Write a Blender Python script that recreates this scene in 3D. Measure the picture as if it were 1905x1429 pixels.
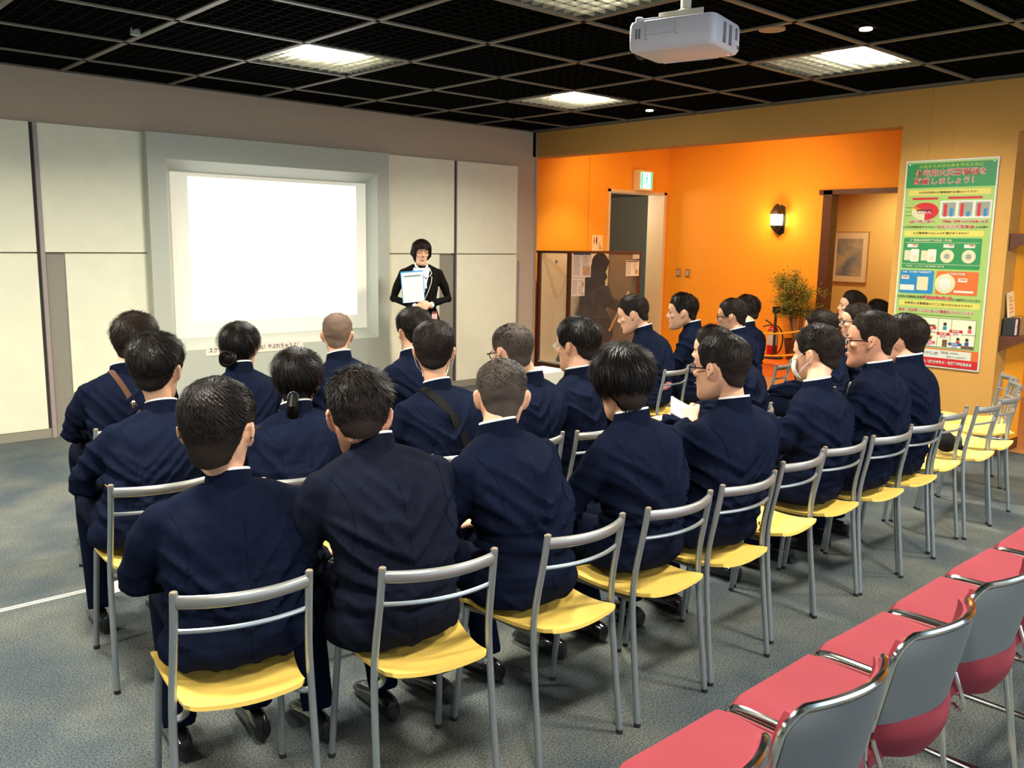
import bpy, bmesh, math, random
from mathutils import Vector, Matrix, Euler, noise
from mathutils.bvhtree import BVHTree
import numpy as np

for o in list(bpy.data.objects):
    bpy.data.objects.remove(o)
SC = bpy.context.scene
COL = SC.collection
PI = math.pi
R = math.radians

# ------------------------------------------------------------------ camera, world, big lights, exposure
cam_d = bpy.data.cameras.new('camera')
cam = bpy.data.objects.new('camera', cam_d)
COL.objects.link(cam)
SC.camera = cam
cam_d.sensor_width = 36.0
cam_d.lens = 1651.5 * 36.0 / 1905.0
cam_d.clip_start = 0.05
_y, _p, _r = R(47.867), R(-9.139), R(0.917)
_F = Vector((math.cos(_y)*math.cos(_p), math.sin(_y)*math.cos(_p), math.sin(_p)))
_R = Vector((math.sin(_y), -math.cos(_y), 0))
_U = _R.cross(_F)
_R2 = _R*math.cos(_r) + _U*math.sin(_r)
_U2 = -_R*math.sin(_r) + _U*math.cos(_r)
_m = Matrix((_R2, _U2, -_F)).transposed().to_4x4()
_m.translation = Vector((0, 0, 1.6))
cam.matrix_world = _m

SC.view_settings.view_transform = 'Standard'
SC.view_settings.look = 'None'
SC.view_settings.gamma = 1.0
SC.view_settings.use_curve_mapping = False
SC.view_settings.exposure = 0.35

W = bpy.data.worlds.new('world')
SC.world = W
W.use_nodes = True
_bg = W.node_tree.nodes['Background']
_bg.inputs[0].default_value = (0.80, 0.90, 1.0, 1)
_bg.inputs[1].default_value = 0.14

def area_light(name, loc, rot, sx, sy, power, color, spread=180):
    d = bpy.data.lights.new(name, 'AREA')
    d.shape = 'RECTANGLE'; d.size = sx; d.size_y = sy
    d.energy = power; d.color = color; d.spread = R(spread)
    o = bpy.data.objects.new(name, d); COL.objects.link(o)
    o.location = loc; o.rotation_euler = rot
    return o
# daylight through the glazed front of the hall, behind and right of the photographer
area_light('window_daylight', (3.5, -3.2, 1.5), (R(82), 0, R(0)), 8.0, 2.4, 130, (0.55, 0.77, 1.0))
area_light('window_daylight', (-3.4, 2.2, 1.5), (R(80), 0, R(-90)), 5.0, 2.4, 30, (0.95, 0.98, 1.0))

def spot(name, loc, target, power, color, size=60, blend=0.8, radius=0.05):
    d = bpy.data.lights.new(name, 'SPOT')
    d.energy = power; d.color = color; d.spot_size = R(size); d.spot_blend = blend; d.shadow_soft_size = radius
    o = bpy.data.objects.new(name, d); COL.objects.link(o)
    o.location = loc
    o.rotation_euler = (Vector(target) - Vector(loc)).to_track_quat('-Z', 'Y').to_euler()
    return o
WARM = (1.0, 0.72, 0.36)
spot('alcove_downlight', (8.6, 6.0, 2.9), (10.4, 6.6, 1.4), 150, WARM, 120, 1.0, 0.1)
spot('alcove_downlight', (8.3, 7.3, 2.9), (9.3, 8.3, 1.6), 55, WARM, 120, 1.0, 0.1)
spot('alcove_downlight', (8.8, 4.4, 2.9), (10.0, 4.8, 0.0), 110, WARM, 120, 1.0, 0.1)
spot('side_room_downlight', (11.2, 5.4, 2.6), (12.0, 5.6, 1.1), 75, (1.0, 0.82, 0.5), 110, 1.0, 0.1)
spot('wall_washer', (6.2, 2.9, 2.78), (7.2, 2.9, 1.3), 13, (1.0, 0.8, 0.5), 100, 1.0, 0.1)
spot('end_bay_downlight', (8.3, 0.9, 2.8), (8.3, 1.4, 0.0), 90, WARM, 130, 1.0, 0.1)
spot('display_case_lamp', (8.2, 7.4, 2.7), (8.5, 8.1, 0.8), 55, (1.0, 0.85, 0.6), 80, 0.8, 0.05)

# ------------------------------------------------------------------ materials
MATS = {}
def mat(name, color, rough=0.6, metal=0.0, spec=0.5, noise_amt=0.0, noise_scale=20.0, bump=0.0, bump_scale=200.0,
        emit=None, estr=0.0, sheen=0.0, alpha=1.0, trans=0.0, color2=None, coat=0.0, stretch=None):
    if name in MATS: return MATS[name]
    m = bpy.data.materials.new(name); m.use_nodes = True
    nt = m.node_tree; b = nt.nodes['Principled BSDF']
    b.inputs['Base Color'].default_value = (*color, 1)
    b.inputs['Roughness'].default_value = rough
    b.inputs['Metallic'].default_value = metal
    b.inputs['Specular IOR Level'].default_value = spec
    b.inputs['Sheen Weight'].default_value = sheen
    b.inputs['Coat Weight'].default_value = coat
    b.inputs['Alpha'].default_value = alpha
    b.inputs['Transmission Weight'].default_value = trans
    if emit:
        b.inputs['Emission Color'].default_value = (*emit, 1)
        b.inputs['Emission Strength'].default_value = estr
    co = None
    def coords():
        nonlocal co
        if co is None:
            tc = nt.nodes.new('ShaderNodeTexCoord'); mp = nt.nodes.new('ShaderNodeMapping')
            nt.links.new(tc.outputs['Object'], mp.inputs[0])
            if stretch: mp.inputs['Scale'].default_value = stretch
            co = mp.outputs[0]
        return co
    if noise_amt or color2:
        n = nt.nodes.new('ShaderNodeTexNoise'); n.inputs['Scale'].default_value = noise_scale
        n.inputs['Detail'].default_value = 5.0; n.inputs['Roughness'].default_value = 0.6
        nt.links.new(coords(), n.inputs['Vector'])
        r = nt.nodes.new('ShaderNodeValToRGB')
        c2 = color2 if color2 else tuple(c*(1-noise_amt) for c in color)
        c1 = color if color2 else tuple(min(1, c*(1+noise_amt)) for c in color)
        r.color_ramp.elements[0].position = 0.32; r.color_ramp.elements[1].position = 0.68
        r.color_ramp.elements[0].color = (*c2, 1); r.color_ramp.elements[1].color = (*c1, 1)
        nt.links.new(n.outputs['Fac'], r.inputs[0]); nt.links.new(r.outputs[0], b.inputs['Base Color'])
    if bump:
        n = nt.nodes.new('ShaderNodeTexNoise'); n.inputs['Scale'].default_value = bump_scale; n.inputs['Detail'].default_value = 3
        nt.links.new(coords(), n.inputs['Vector'])
        bp = nt.nodes.new('ShaderNodeBump'); bp.inputs['Strength'].default_value = bump; bp.inputs['Distance'].default_value = 0.01
        nt.links.new(n.outputs['Fac'], bp.inputs['Height']); nt.links.new(bp.outputs[0], b.inputs['Normal'])
    MATS[name] = m
    return m

M_wallA = mat('putty_wall_paint', (0.50, 0.40, 0.285), 0.85, bump=0.08, bump_scale=120)
M_panel = mat('ivory_wall_panel', (0.80, 0.77, 0.58), 0.6, noise_amt=0.03, noise_scale=6, bump=0.03, bump_scale=80)
M_panel_dark = mat('taupe_wall_panel', (0.26, 0.235, 0.185), 0.6, noise_amt=0.03, bump=0.03, bump_scale=80)
M_seam = mat('mauve_edge_strip', (0.34, 0.27, 0.25), 0.5)
M_gap = mat('dark_gap', (0.05, 0.045, 0.04), 0.9)
M_surround = mat('grey_green_screen_surround', (0.47, 0.48, 0.40), 0.55, bump=0.02, bump_scale=60)
M_screen = mat('projected_screen', (0.72, 0.69, 0.56), 0.7, emit=(1.0, 0.96, 0.80), estr=0.22)  # faint emission stands in for projector light spilling over the screen
M_image = mat('projected_image', (0.9, 0.9, 0.88), 0.7, emit=(1.0, 1.0, 0.97), estr=2.3)  # emission stands in for the projector beam; the screen is no light source
M_base = mat('grey_baseboard', (0.27, 0.25, 0.19), 0.5)
M_orange = mat('orange_textured_wallpaper', (0.88, 0.36, 0.014), 0.75, noise_amt=0.05, noise_scale=60, bump=0.25, bump_scale=90)
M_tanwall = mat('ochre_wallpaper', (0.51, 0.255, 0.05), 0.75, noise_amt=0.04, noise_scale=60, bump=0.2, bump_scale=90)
M_yellow = mat('yellow_room_wall', (0.85, 0.55, 0.16), 0.75, bump=0.1, bump_scale=80)
M_brown = mat('dark_brown_wood', (0.09, 0.028, 0.012), 0.4, noise_amt=0.3, noise_scale=12, stretch=(1, 1, 6))
M_cream = mat('cream_door_frame', (0.72, 0.55, 0.33), 0.5)
M_dark = mat('corridor_wall', (0.15, 0.125, 0.09), 0.8)
M_greendoor = mat('grey_green_door', (0.10, 0.15, 0.12), 0.5)
M_plenum = mat('black_plenum', (0.006, 0.006, 0.005), 0.9)
M_louvre = mat('dark_louvre_blade', (0.004, 0.0035, 0.002), 0.7, spec=0.05)
M_tbar = mat('bronze_ceiling_bar', (0.13, 0.115, 0.08), 0.5)
M_litlouvre = mat('bright_louvre_blade', (0.8, 0.78, 0.66), 0.3, metal=0.6)
M_lamp = mat('lamp_glow', (1, 1, 1), 0.5, emit=(1.0, 0.96, 0.84), estr=22.0)
M_orangebox = mat('orange_vinyl', (0.80, 0.16, 0.012), 0.45, bump=0.03)
M_tile = mat('tan_floor', (0.50, 0.24, 0.08), 0.5, noise_amt=0.12, noise_scale=5)
M_silver = mat('silver_painted_steel', (0.34, 0.375, 0.385), 0.34, metal=0.7)
M_silverrail = mat('satin_silver_rail', (0.29, 0.29, 0.27), 0.38, metal=0.65)
M_rubber = mat('black_rubber', (0.012, 0.012, 0.012), 0.6)
M_yseat = mat('yellow_seat_plywood', (0.90, 0.61, 0.13), 0.42, noise_amt=0.05, noise_scale=4, bump=0.02)
M_underseat = mat('brown_seat_underside', (0.25, 0.20, 0.12), 0.6)
M_red = mat('red_upholstery', (0.21, 0.015, 0.026), 0.8, bump=0.1, bump_scale=300)
M_shell = mat('grey_plastic_shell', (0.125, 0.13, 0.13), 0.5, bump=0.03, bump_scale=300)
M_chrome = mat('chrome', (0.80, 0.78, 0.72), 0.12, metal=1.0)
M_navy = mat('navy_uniform_wool', (0.0047, 0.0072, 0.0185), 0.85, spec=0.03, noise_amt=0.15, noise_scale=40, bump=0.12, bump_scale=900)
M_navy2 = mat('charcoal_navy_wool', (0.0068, 0.0085, 0.0165), 0.85, spec=0.03, noise_amt=0.15, noise_scale=40, bump=0.12, bump_scale=900)
M_trouser = mat('navy_trousers', (0.0040, 0.0062, 0.016), 0.85, spec=0.03, bump=0.12, bump_scale=900)
M_black = mat('black_suit_cloth', (0.0075, 0.0068, 0.006), 0.85, spec=0.03, bump=0.1, bump_scale=900)
M_white = mat('white_cotton', (0.85, 0.86, 0.84), 0.6)
M_mask = mat('white_mask_cloth', (0.80, 0.84, 0.72), 0.7)
M_shoe = mat('black_shoe_leather', (0.010, 0.010, 0.011), 0.18, spec=0.6, coat=0.4)
M_glasses = mat('black_spectacle_frame', (0.01, 0.01, 0.01), 0.25)
M_lens = mat('spectacle_lens', (0.9, 0.95, 0.95), 0.05, alpha=0.18)
M_eye = mat('dark_eye', (0.02, 0.012, 0.01), 0.2)
M_lip = mat('lips', (0.50, 0.16, 0.12), 0.5)
M_gold = mat('brass_button', (0.8, 0.55, 0.2), 0.3, metal=1.0)
M_brownstrap = mat('brown_leather_strap', (0.075, 0.030, 0.014), 0.6, spec=0.15)
M_blackstrap = mat('black_webbing', (0.008, 0.0078, 0.008), 0.8, spec=0.05, bump=0.15, bump_scale=400)
M_proj = mat('white_projector_plastic', (0.70, 0.68, 0.70), 0.35)
M_slot = mat('dark_vent_slot', (0.03, 0.02, 0.018), 0.6)
M_paper = mat('white_paper', (0.85, 0.82, 0.72), 0.7)

def skin_mat(name, col):
    m = mat(name, col, 0.5, noise_amt=0.06, noise_scale=25, bump=0.04, bump_scale=250)
    b = m.node_tree.nodes['Principled BSDF']
    b.inputs['Subsurface Weight'].default_value = 0.12
    b.inputs['Subsurface Radius'].default_value = (0.012, 0.004, 0.002)
    return m
SKINS = [skin_mat('light_skin', (0.66, 0.36, 0.22)), skin_mat('warm_skin', (0.56, 0.27, 0.16)), skin_mat('tan_skin', (0.42, 0.19, 0.11))]

def hair_mat(name, col):
    m = mat(name, col, 0.42, spec=0.10)
    return m
M_hair = hair_mat('black_hair', (0.0045, 0.0036, 0.0032))
M_hairbrown = hair_mat('dark_brown_hair', (0.014, 0.008, 0.005))
# scalp under the hair: how much skin shows between the hairs is a property of the haircut (vertex attribute 'density')
def scalp_mat(name, hair, skin):
    m = bpy.data.materials.new(name); m.use_nodes = True
    nt = m.node_tree; b = nt.nodes['Principled BSDF']; b.inputs['Roughness'].default_value = 0.55; b.inputs['Specular IOR Level'].default_value = 0.03
    a = nt.nodes.new('ShaderNodeAttribute'); a.attribute_name = 'density'
    tc = nt.nodes.new('ShaderNodeTexCoord'); n = nt.nodes.new('ShaderNodeTexNoise'); n.inputs['Scale'].default_value = 420
    nt.links.new(tc.outputs['Object'], n.inputs['Vector'])
    mx = nt.nodes.new('ShaderNodeMath'); mx.operation = 'MULTIPLY_ADD'
    nt.links.new(n.outputs['Fac'], mx.inputs[0]); mx.inputs[1].default_value = 0.7
    sb = nt.nodes.new('ShaderNodeMath'); sb.operation = 'SUBTRACT'; sb.use_clamp = True
    nt.links.new(a.outputs['Fac'], mx.inputs[2]); nt.links.new(mx.outputs[0], sb.inputs[0]); sb.inputs[1].default_value = 0.35
    mix = nt.nodes.new('ShaderNodeMix'); mix.data_type = 'RGBA'
    mix.inputs[6].default_value = (*skin, 1); mix.inputs[7].default_value = (*hair, 1)
    nt.links.new(sb.outputs[0], mix.inputs[0]); nt.links.new(mix.outputs[2], b.inputs['Base Color'])
    return m
M_scalp = scalp_mat('scalp_black_hair', (0.004, 0.0032, 0.003), (0.020, 0.0145, 0.012))
M_scalpcrop = scalp_mat('scalp_cropped_hair', (0.006, 0.0045, 0.004), (0.062, 0.048, 0.040))
M_scalpbuzz = scalp_mat('scalp_shaved_hair', (0.006, 0.0045, 0.0035), (0.15, 0.10, 0.072))

# ------------------------------------------------------------------ mesh helpers
class MB:
    def __init__(s): s.v = []; s.f = []; s.m = []; s.k = 0
    def add(s, vs, fs):
        n = len(s.v); s.v += [tuple(v) for v in vs]
        s.f += [tuple(i+n for i in f) for f in fs]; s.m += [s.k]*len(fs); return s
    def box(s, a, b, rot=None, piv=None):
        x0, y0, z0 = a; x1, y1, z1 = b
        vs = [Vector(p) for p in ((x0,y0,z0),(x1,y0,z0),(x1,y1,z0),(x0,y1,z0),(x0,y0,z1),(x1,y0,z1),(x1,y1,z1),(x0,y1,z1))]
        if rot:
            c = Vector(piv) if piv else (Vector(a)+Vector(b))/2
            e = Euler(rot).to_matrix(); vs = [c + e @ (v-c) for v in vs]
        return s.add(vs, [(0,3,2,1),(4,5,6,7),(0,1,5,4),(1,2,6,5),(2,3,7,6),(3,0,4,7)])
    def loft(s, rings, cap=True):
        n = len(rings[0]); vs = [p for r in rings for p in r]; fs = []
        for i in range(len(rings)-1):
            for j in range(n):
                a = i*n+j; b = i*n+(j+1) % n
                fs.append((a, b, b+n, a+n))
        if cap:
            fs.append(tuple(range(n-1, -1, -1))); fs.append(tuple(range((len(rings)-1)*n, len(rings)*n)))
        return s.add(vs, fs)
    def tube(s, pts, rad, seg=10, cap=True, flat=1.0, up=None, closed=False):
        pts = [Vector(p) for p in pts]; n = len(pts)
        if not hasattr(rad, '__len__'): rad = [rad]*n
        rings = []; ref = Vector(up) if up else None
        for i, p in enumerate(pts):
            if closed: t = pts[(i+1) % n]-pts[i-1]
            else: t = pts[min(i+1, n-1)]-pts[max(i-1, 0)]
            t.normalize()
            if ref is None:
                ref = Vector((0,0,1)) if abs(t.z) < 0.9 else Vector((1,0,0))
            u = (ref - t*ref.dot(t))
            if u.length < 1e-5: u = t.orthogonal()
            u.normalize(); w = t.cross(u)
            if not up: ref = u
            r = rad[i]
            rings.append([p + u*(r*math.cos(2*PI*j/seg)) + w*(r*flat*math.sin(2*PI*j/seg)) for j in range(seg)])
        if closed:
            rings.append(rings[0]); return s.loft(rings, False)
        return s.loft(rings, cap)
    def ell(s, c, r, rot=None, nu=14, nv=9):
        c = Vector(c); e = Euler(rot).to_matrix() if rot else Matrix.Identity(3)
        rings = []
        for i in range(1, nv):
            th = PI*i/nv
            rings.append([c + e @ Vector((r[0]*math.sin(th)*math.cos(2*PI*j/nu), r[1]*math.sin(th)*math.sin(2*PI*j/nu), -r[2]*math.cos(th))) for j in range(nu)])
        n0 = len(s.v); s.loft(rings, False)
        a = len(s.v); s.v += [tuple(c + e @ Vector((0,0,-r[2]))), tuple(c + e @ Vector((0,0,r[2])))]
        L = n0 + (nv-2)*nu
        for j in range(nu):
            s.f.append((a, n0+(j+1) % nu, n0+j)); s.f.append((a+1, L+j, L+(j+1) % nu)); s.m += [s.k]*2
        return s
    def lathe(s, prof, c=(0,0,0), seg=20, axis='z'):
        rings = []
        for r, z in prof:
            ring = []
            for j in range(seg):
                a = 2*PI*j/seg
                q = (r*math.cos(a), r*math.sin(a), z)
                if axis == 'x': q = (z, r*math.cos(a), r*math.sin(a))
                if axis == 'y': q = (r*math.sin(a), z, r*math.cos(a))
                ring.append((c[0]+q[0], c[1]+q[1], c[2]+q[2]))
            rings.append(ring)
        return s.loft(rings)
    def xf(s, mtx, start=0):
        for i in range(start, len(s.v)): s.v[i] = tuple(mtx @ Vector(s.v[i]))
        return s
    def mesh(s, name, mats, smooth=False):
        me = bpy.data.meshes.new(name); me.from_pydata(s.v, [], s.f)
        if not isinstance(mats, (list, tuple)): mats = [mats]
        for m in mats: me.materials.append(m)
        if len(mats) > 1: me.polygons.foreach_set('material_index', s.m)
        if smooth: me.polygons.foreach_set('use_smooth', [True]*len(me.polygons))
        me.update(); return me
    def build(s, name, mats, parent=None, smooth=False, loc=None, bevel=0.0):
        o = bpy.data.objects.new(name, s.mesh(name, mats, smooth)); COL.objects.link(o)
        if parent: o.parent = parent
        if loc: o.location = loc
        if bevel:
            b = o.modifiers.new('bevel', 'BEVEL'); b.width = bevel; b.segments = 3; b.limit_method = 'ANGLE'
        if smooth == 'auto' or bevel:
            o.data.polygons.foreach_set('use_smooth', [True]*len(o.data.polygons))
            try: o.data.set_sharp_from_angle(angle=R(40))
            except Exception: pass
        return o

def root(name, label, cat, loc=(0,0,0), rz=0, group=None):
    o = bpy.data.objects.new(name, None); COL.objects.link(o); o.empty_display_size = 0.1
    o.location = loc; o.rotation_euler = (0, 0, rz)
    o['label'] = label; o['category'] = cat
    if group: o['group'] = group
    return o
def tag(o, label, cat, group=None):
    o['label'] = label; o['category'] = cat
    if group: o['group'] = group
    return o
def struct(o): o['kind'] = 'structure'; return o
def dup(r0, loc, rz, label=None, group=None):
    r = r0.copy(); COL.objects.link(r); r.location = loc; r.rotation_euler = (0, 0, rz)
    if label: r['label'] = label
    if group: r['group'] = group
    for ch in list(r0.children):
        c = ch.copy(); COL.objects.link(c); c.parent = r
        for g in list(ch.children):
            d = g.copy(); COL.objects.link(d); d.parent = c
    return r
def remesh(mb, voxel, it=3, factor=0.5):
    me = mb.mesh('tmp', []) ; o = bpy.data.objects.new('tmp', me); COL.objects.link(o)
    m = o.modifiers.new('r', 'REMESH'); m.mode = 'VOXEL'; m.voxel_size = voxel; m.use_smooth_shade = True
    if it:
        k = o.modifiers.new('s', 'SMOOTH'); k.factor = factor; k.iterations = it
    dg = bpy.context.evaluated_depsgraph_get(); dg.update()
    out = bpy.data.meshes.new_from_object(o.evaluated_get(dg))
    bpy.data.objects.remove(o); bpy.data.meshes.remove(me)
    return out
def mobj(me, name, m, parent):
    me.materials.clear(); me.materials.append(m); me.name = name
    me.polygons.foreach_set('use_smooth', [True]*len(me.polygons))
    o = bpy.data.objects.new(name, me); COL.objects.link(o); o.parent = parent
    return o
_txt = bpy.data.fonts.get('Bfont')
def text_mesh(body, size, width=None, bold=0.0, depth=0.0):
    """text as a mesh in its local XY plane, centred; fitted to a width"""
    c = bpy.data.curves.new('t', 'FONT'); c.body = body; c.size = size; c.align_x = 'CENTER'; c.align_y = 'CENTER'
    c.offset = bold; c.resolution_u = 2; c.extrude = depth
    o = bpy.data.objects.new('t', c); COL.objects.link(o)
    dg = bpy.context.evaluated_depsgraph_get(); dg.update()
    me = bpy.data.meshes.new_from_object(o.evaluated_get(dg))
    bpy.data.objects.remove(o); bpy.data.curves.remove(c)
    if width and len(me.vertices):
        co = np.empty(len(me.vertices)*3); me.vertices.foreach_get('co', co); co = co.reshape(-1, 3)
        w = co[:, 0].max()-co[:, 0].min(); co[:, 0] *= width/w
        me.vertices.foreach_set('co', co.ravel())
    return me
def text_obj(body, size, width, m, parent, mtx, name='lettering', bold=0.0):
    me = text_mesh(body, size, width, bold); me.materials.clear(); me.materials.append(m)
    me.transform(mtx)
    o = bpy.data.objects.new(name, me); COL.objects.link(o); o.parent = parent
    return o
# ------------------------------------------------------------------ room shell
CZ = 2.83          # main ceiling
YA = 7.60          # screen wall
XB = 7.20          # poster wall plane
XC = 10.56         # back wall of the orange alcove
YO = 8.35          # side wall of the alcove with the exit door
def carpet_mat():
    m = bpy.data.materials.new('mottled_carpet'); m.use_nodes = True; nt = m.node_tree; b = nt.nodes['Principled BSDF']
    b.inputs['Roughness'].default_value = 0.95; b.inputs['Specular IOR Level'].default_value = 0.1
    tc = nt.nodes.new('ShaderNodeTexCoord')
    def nz(sc, det, lo, hi, c0, c1):
        n = nt.nodes.new('ShaderNodeTexNoise'); n.inputs['Scale'].default_value = sc; n.inputs['Detail'].default_value = det
        nt.links.new(tc.outputs['Object'], n.inputs['Vector'])
        r = nt.nodes.new('ShaderNodeValToRGB'); r.color_ramp.elements[0].position = lo; r.color_ramp.elements[1].position = hi
        r.color_ramp.elements[0].color = (*c0, 1); r.color_ramp.elements[1].color = (*c1, 1)
        nt.links.new(n.outputs['Fac'], r.inputs[0]); return n, r
    n1, r1 = nz(2.2, 7, .36, .64, (0.060, 0.075, 0.085), (0.118, 0.124, 0.110))
    n2, r2 = nz(150, 9, .38, .62, (0.5, 0.52, 0.54), (1.42, 1.40, 1.35))
    mx = nt.nodes.new('ShaderNodeMix'); mx.data_type = 'RGBA'; mx.blend_type = 'MULTIPLY'; mx.inputs[0].default_value = 1
    nt.links.new(r1.outputs[0], mx.inputs[6]); nt.links.new(r2.outputs[0], mx.inputs[7]); nt.links.new(mx.outputs[2], b.inputs['Base Color'])
    bp = nt.nodes.new('ShaderNodeBump'); bp.inputs['Strength'].default_value = 0.25; bp.inputs['Distance'].default_value = 0.003
    nt.links.new(n2.outputs['Fac'], bp.inputs['Height']); nt.links.new(bp.outputs[0], b.inputs['Normal'])
    return m
M_carpet = carpet_mat()
struct(MB().box((-4, -4, -0.1), (7.62, YO+.05, 0)).build('floor', M_carpet))
struct(MB().box((7.62, -4, -0.1), (13.2, YO+.05, -0.001)).build('floor_alcove', M_tile))
# screen wall and its cladding
struct(MB().box((-4, YA, 0), (XB, YA+.12, CZ+.3)).build('wall_screen', M_wallA))
struct(MB().box((XB-.02, YA-.012, 0), (XB+.014, YA+.13, CZ)).build('trim_1', mat('steel_corner_bead', (.55,.5,.42), .35, metal=.6)))
pan = MB(); dk = MB(); sm = MB(); gp = MB()
YP = 7.565
def panel(x0, x1, z0, z1, mb=pan, y=YP): mb.box((x0, y, z0), (x1, YA, z1))
TOP = 2.43; SE = 1.455
panel(-4, 1.90, SE+.006, TOP); panel(-4, 1.90, .075, SE-.006)
sm.box((1.925, YP-.012, .0), (1.955, YA, TOP))
gp.box((1.90, YP+.012, 0), (1.925, YA, TOP))
panel(1.955, 2.74, SE+.006, TOP); panel(2.10, 2.74, .075, SE-.006)
panel(1.955, 2.10, .075, SE-.012, dk, YP+.012)
panel(5.07, 5.975, SE+.006, TOP); panel(5.07, 5.78, .075, SE-.006)
panel(5.79, 5.975, .075, SE-.012, dk, YP+.012)
gp.box((5.975, YP+.014, 0), (6.005, YA, TOP)); sm.box((6.003, YP-.004, 0), (6.012, YA, TOP))
panel(6.012, 6.88, SE+.006, TOP); panel(6.012, 6.88, .075, SE-.006)
struct(pan.build('wall_panel_ivory', M_panel)); struct(dk.build('wall_panel_taupe', M_panel_dark))
struct(sm.build('trim_2', M_seam)); struct(gp.build('trim_3', M_gap))
struct(MB().box((-4, YP+.004, 0), (2.74, YA, .075)).box((5.07, YP+.004, 0), (6.88, YA, .075)).box((6.88, YA-.01, 0), (XB-.02, YA, .075)).build('baseboard_screen', M_base))
struct(MB().box((6.93, YA-.02, .1), (6.945, YA, 1.38)).build('shade_strip', M_seam))  # dark strip standing in for the shading beside the panel end
# screen surround: a projecting frame with a splayed reveal
s = MB(); YF = 7.47; YS = 7.60
X0, X1, Z0, Z1 = 2.735, 5.08, 0.0, TOP
ax0, ax1, az0, az1 = 2.885, 4.945, 0.63, 2.225      # opening at the face
bx0, bx1, bz0, bz1 = 2.955, 4.885, 0.72, 2.135      # opening at the screen
def quadbox(o, i, yo, yi):
    vs = [(o[0],yo,o[2]),(o[1],yo,o[2]),(o[1],yo,o[3]),(o[0],yo,o[3]),(i[0],yi,i[2]),(i[1],yi,i[2]),(i[1],yi,i[3]),(i[0],yi,i[3])]
    s.add(vs, [(0,1,5,4),(1,2,6,5),(2,3,7,6),(3,0,4,7)])
quadbox((X0,X1,Z0,Z1), (ax0,ax1,az0,az1), YF, YF)
quadbox((ax0,ax1,az0,az1), (bx0,bx1,bz0,bz1), YF, YS-.012)
s.add([(X0,YF,Z0),(X0,YA,Z0),(X0,YA,Z1),(X0,YF,Z1)], [(0,3,2,1)]); s.add([(X1,YF,Z0),(X1,YA,Z0),(X1,YA,Z1),(X1,YF,Z1)], [(0,1,2,3)])
s.add([(X0,YF,Z1),(X1,YF,Z1),(X1,YA,Z1),(X0,YA,Z1)], [(0,1,2,3)])
struct(s.build('trim_7', M_surround))
r = root('projection_screen', 'large projection screen glowing white inside the grey-green surround', 'screen', (0,0,0))
MB().box((bx0+.001, YS-.013, bz0+.001), (bx1-.001, YS-.006, bz1-.001)).build('screen_surface', M_screen, r)
MB().box((3.11, YS-.015, .86), (4.77, YS-.013, 2.10)).build('projected_image', M_image, r)
r = root('notice_strip', 'narrow pale paper notice with black Japanese writing below the screen', 'notice', (3.63, YF-.003, .615))
MB().box((-.47, -.002, -.045), (.47, .0, .04)).build('paper', mat('pale_pink_paper', (.85,.72,.58), .7), r)
text_obj('スクリーンに 触らないでね！やぶれちゃうよ！', .05, .86, mat('black_print', (.02,.02,.02), .6), r, Matrix.Translation((0,-.003,-.002)) @ Matrix.Rotation(PI/2, 4, 'X'), bold=.0008)
# poster wall (plane X = XB) with the wide alcove opening
YL, YR = 3.36, 2.50
B = MB()
B.box((XB, YL, 2.555), (XB+.2, YA, CZ+.1)); B.box((XB, YR, 0), (XB+.62, YL, CZ+.1))
B.box((XB, -1.2, 2.45), (XB+.2, YR, CZ+.1))
struct(B.build('wall_poster', M_tanwall))
struct(MB().box((XB+.2, YR-.004, .0), (XB+.62, YR, 2.45)).build('wall_return', M_orange))
struct(MB().box((XB-.008, YR-.008, 0), (XB, YL, .09)).box((XB-.008, YR-.012, 0), (XB+.625, YR-.004, .09)).build('baseboard_poster', M_brown))
struct(MB().box((XB-.003, 2.9595, .1), (XB, 2.9605, 2.5)).box((XB-.003, 3.139, .1), (XB, 3.1402, CZ)).build('trim_5', M_tanwall))
struct(MB().box((XB-.06, YA, 2.555), (XB+.2, YO+.1, CZ+.2)).build('wall_bulkhead_end', M_tanwall))
# alcove
A = MB()
A.box((XB+.2, YO, 0), (9.29, YO+.12, 3.1)); A.box((10.51, YO, 0), (XC+.1, YO+.12, 3.1)); A.box((9.29, YO, 2.30), (10.51, YO+.12, 3.1))
struct(A.build('wall_exit', M_orange))
struct(MB().box((8.886, YO-.002, 0), (8.892, YO, 2.96)).build('trim_6', mat('orange_joint', (.5,.16,.012), .8)))
struct(MB().box((XC, 5.84, 0), (XC+.12, YO+.1, 3.1)).box((XC, 4.3, 2.27), (XC+.12, 5.84, 3.1)).box((XC, -4, 0), (XC+.12, 4.3, 3.1)).build('wall_back', M_orange))
struct(MB().box((XB+.2, -1.2, 2.96), (XC+.1, YO+.1, 3.05)).build('ceiling_alcove', M_orange))
struct(MB().box((XB+.2, YL-.1, 2.6), (XC, YL-.05, 2.98)).build('wall_divider', M_orange))
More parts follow.
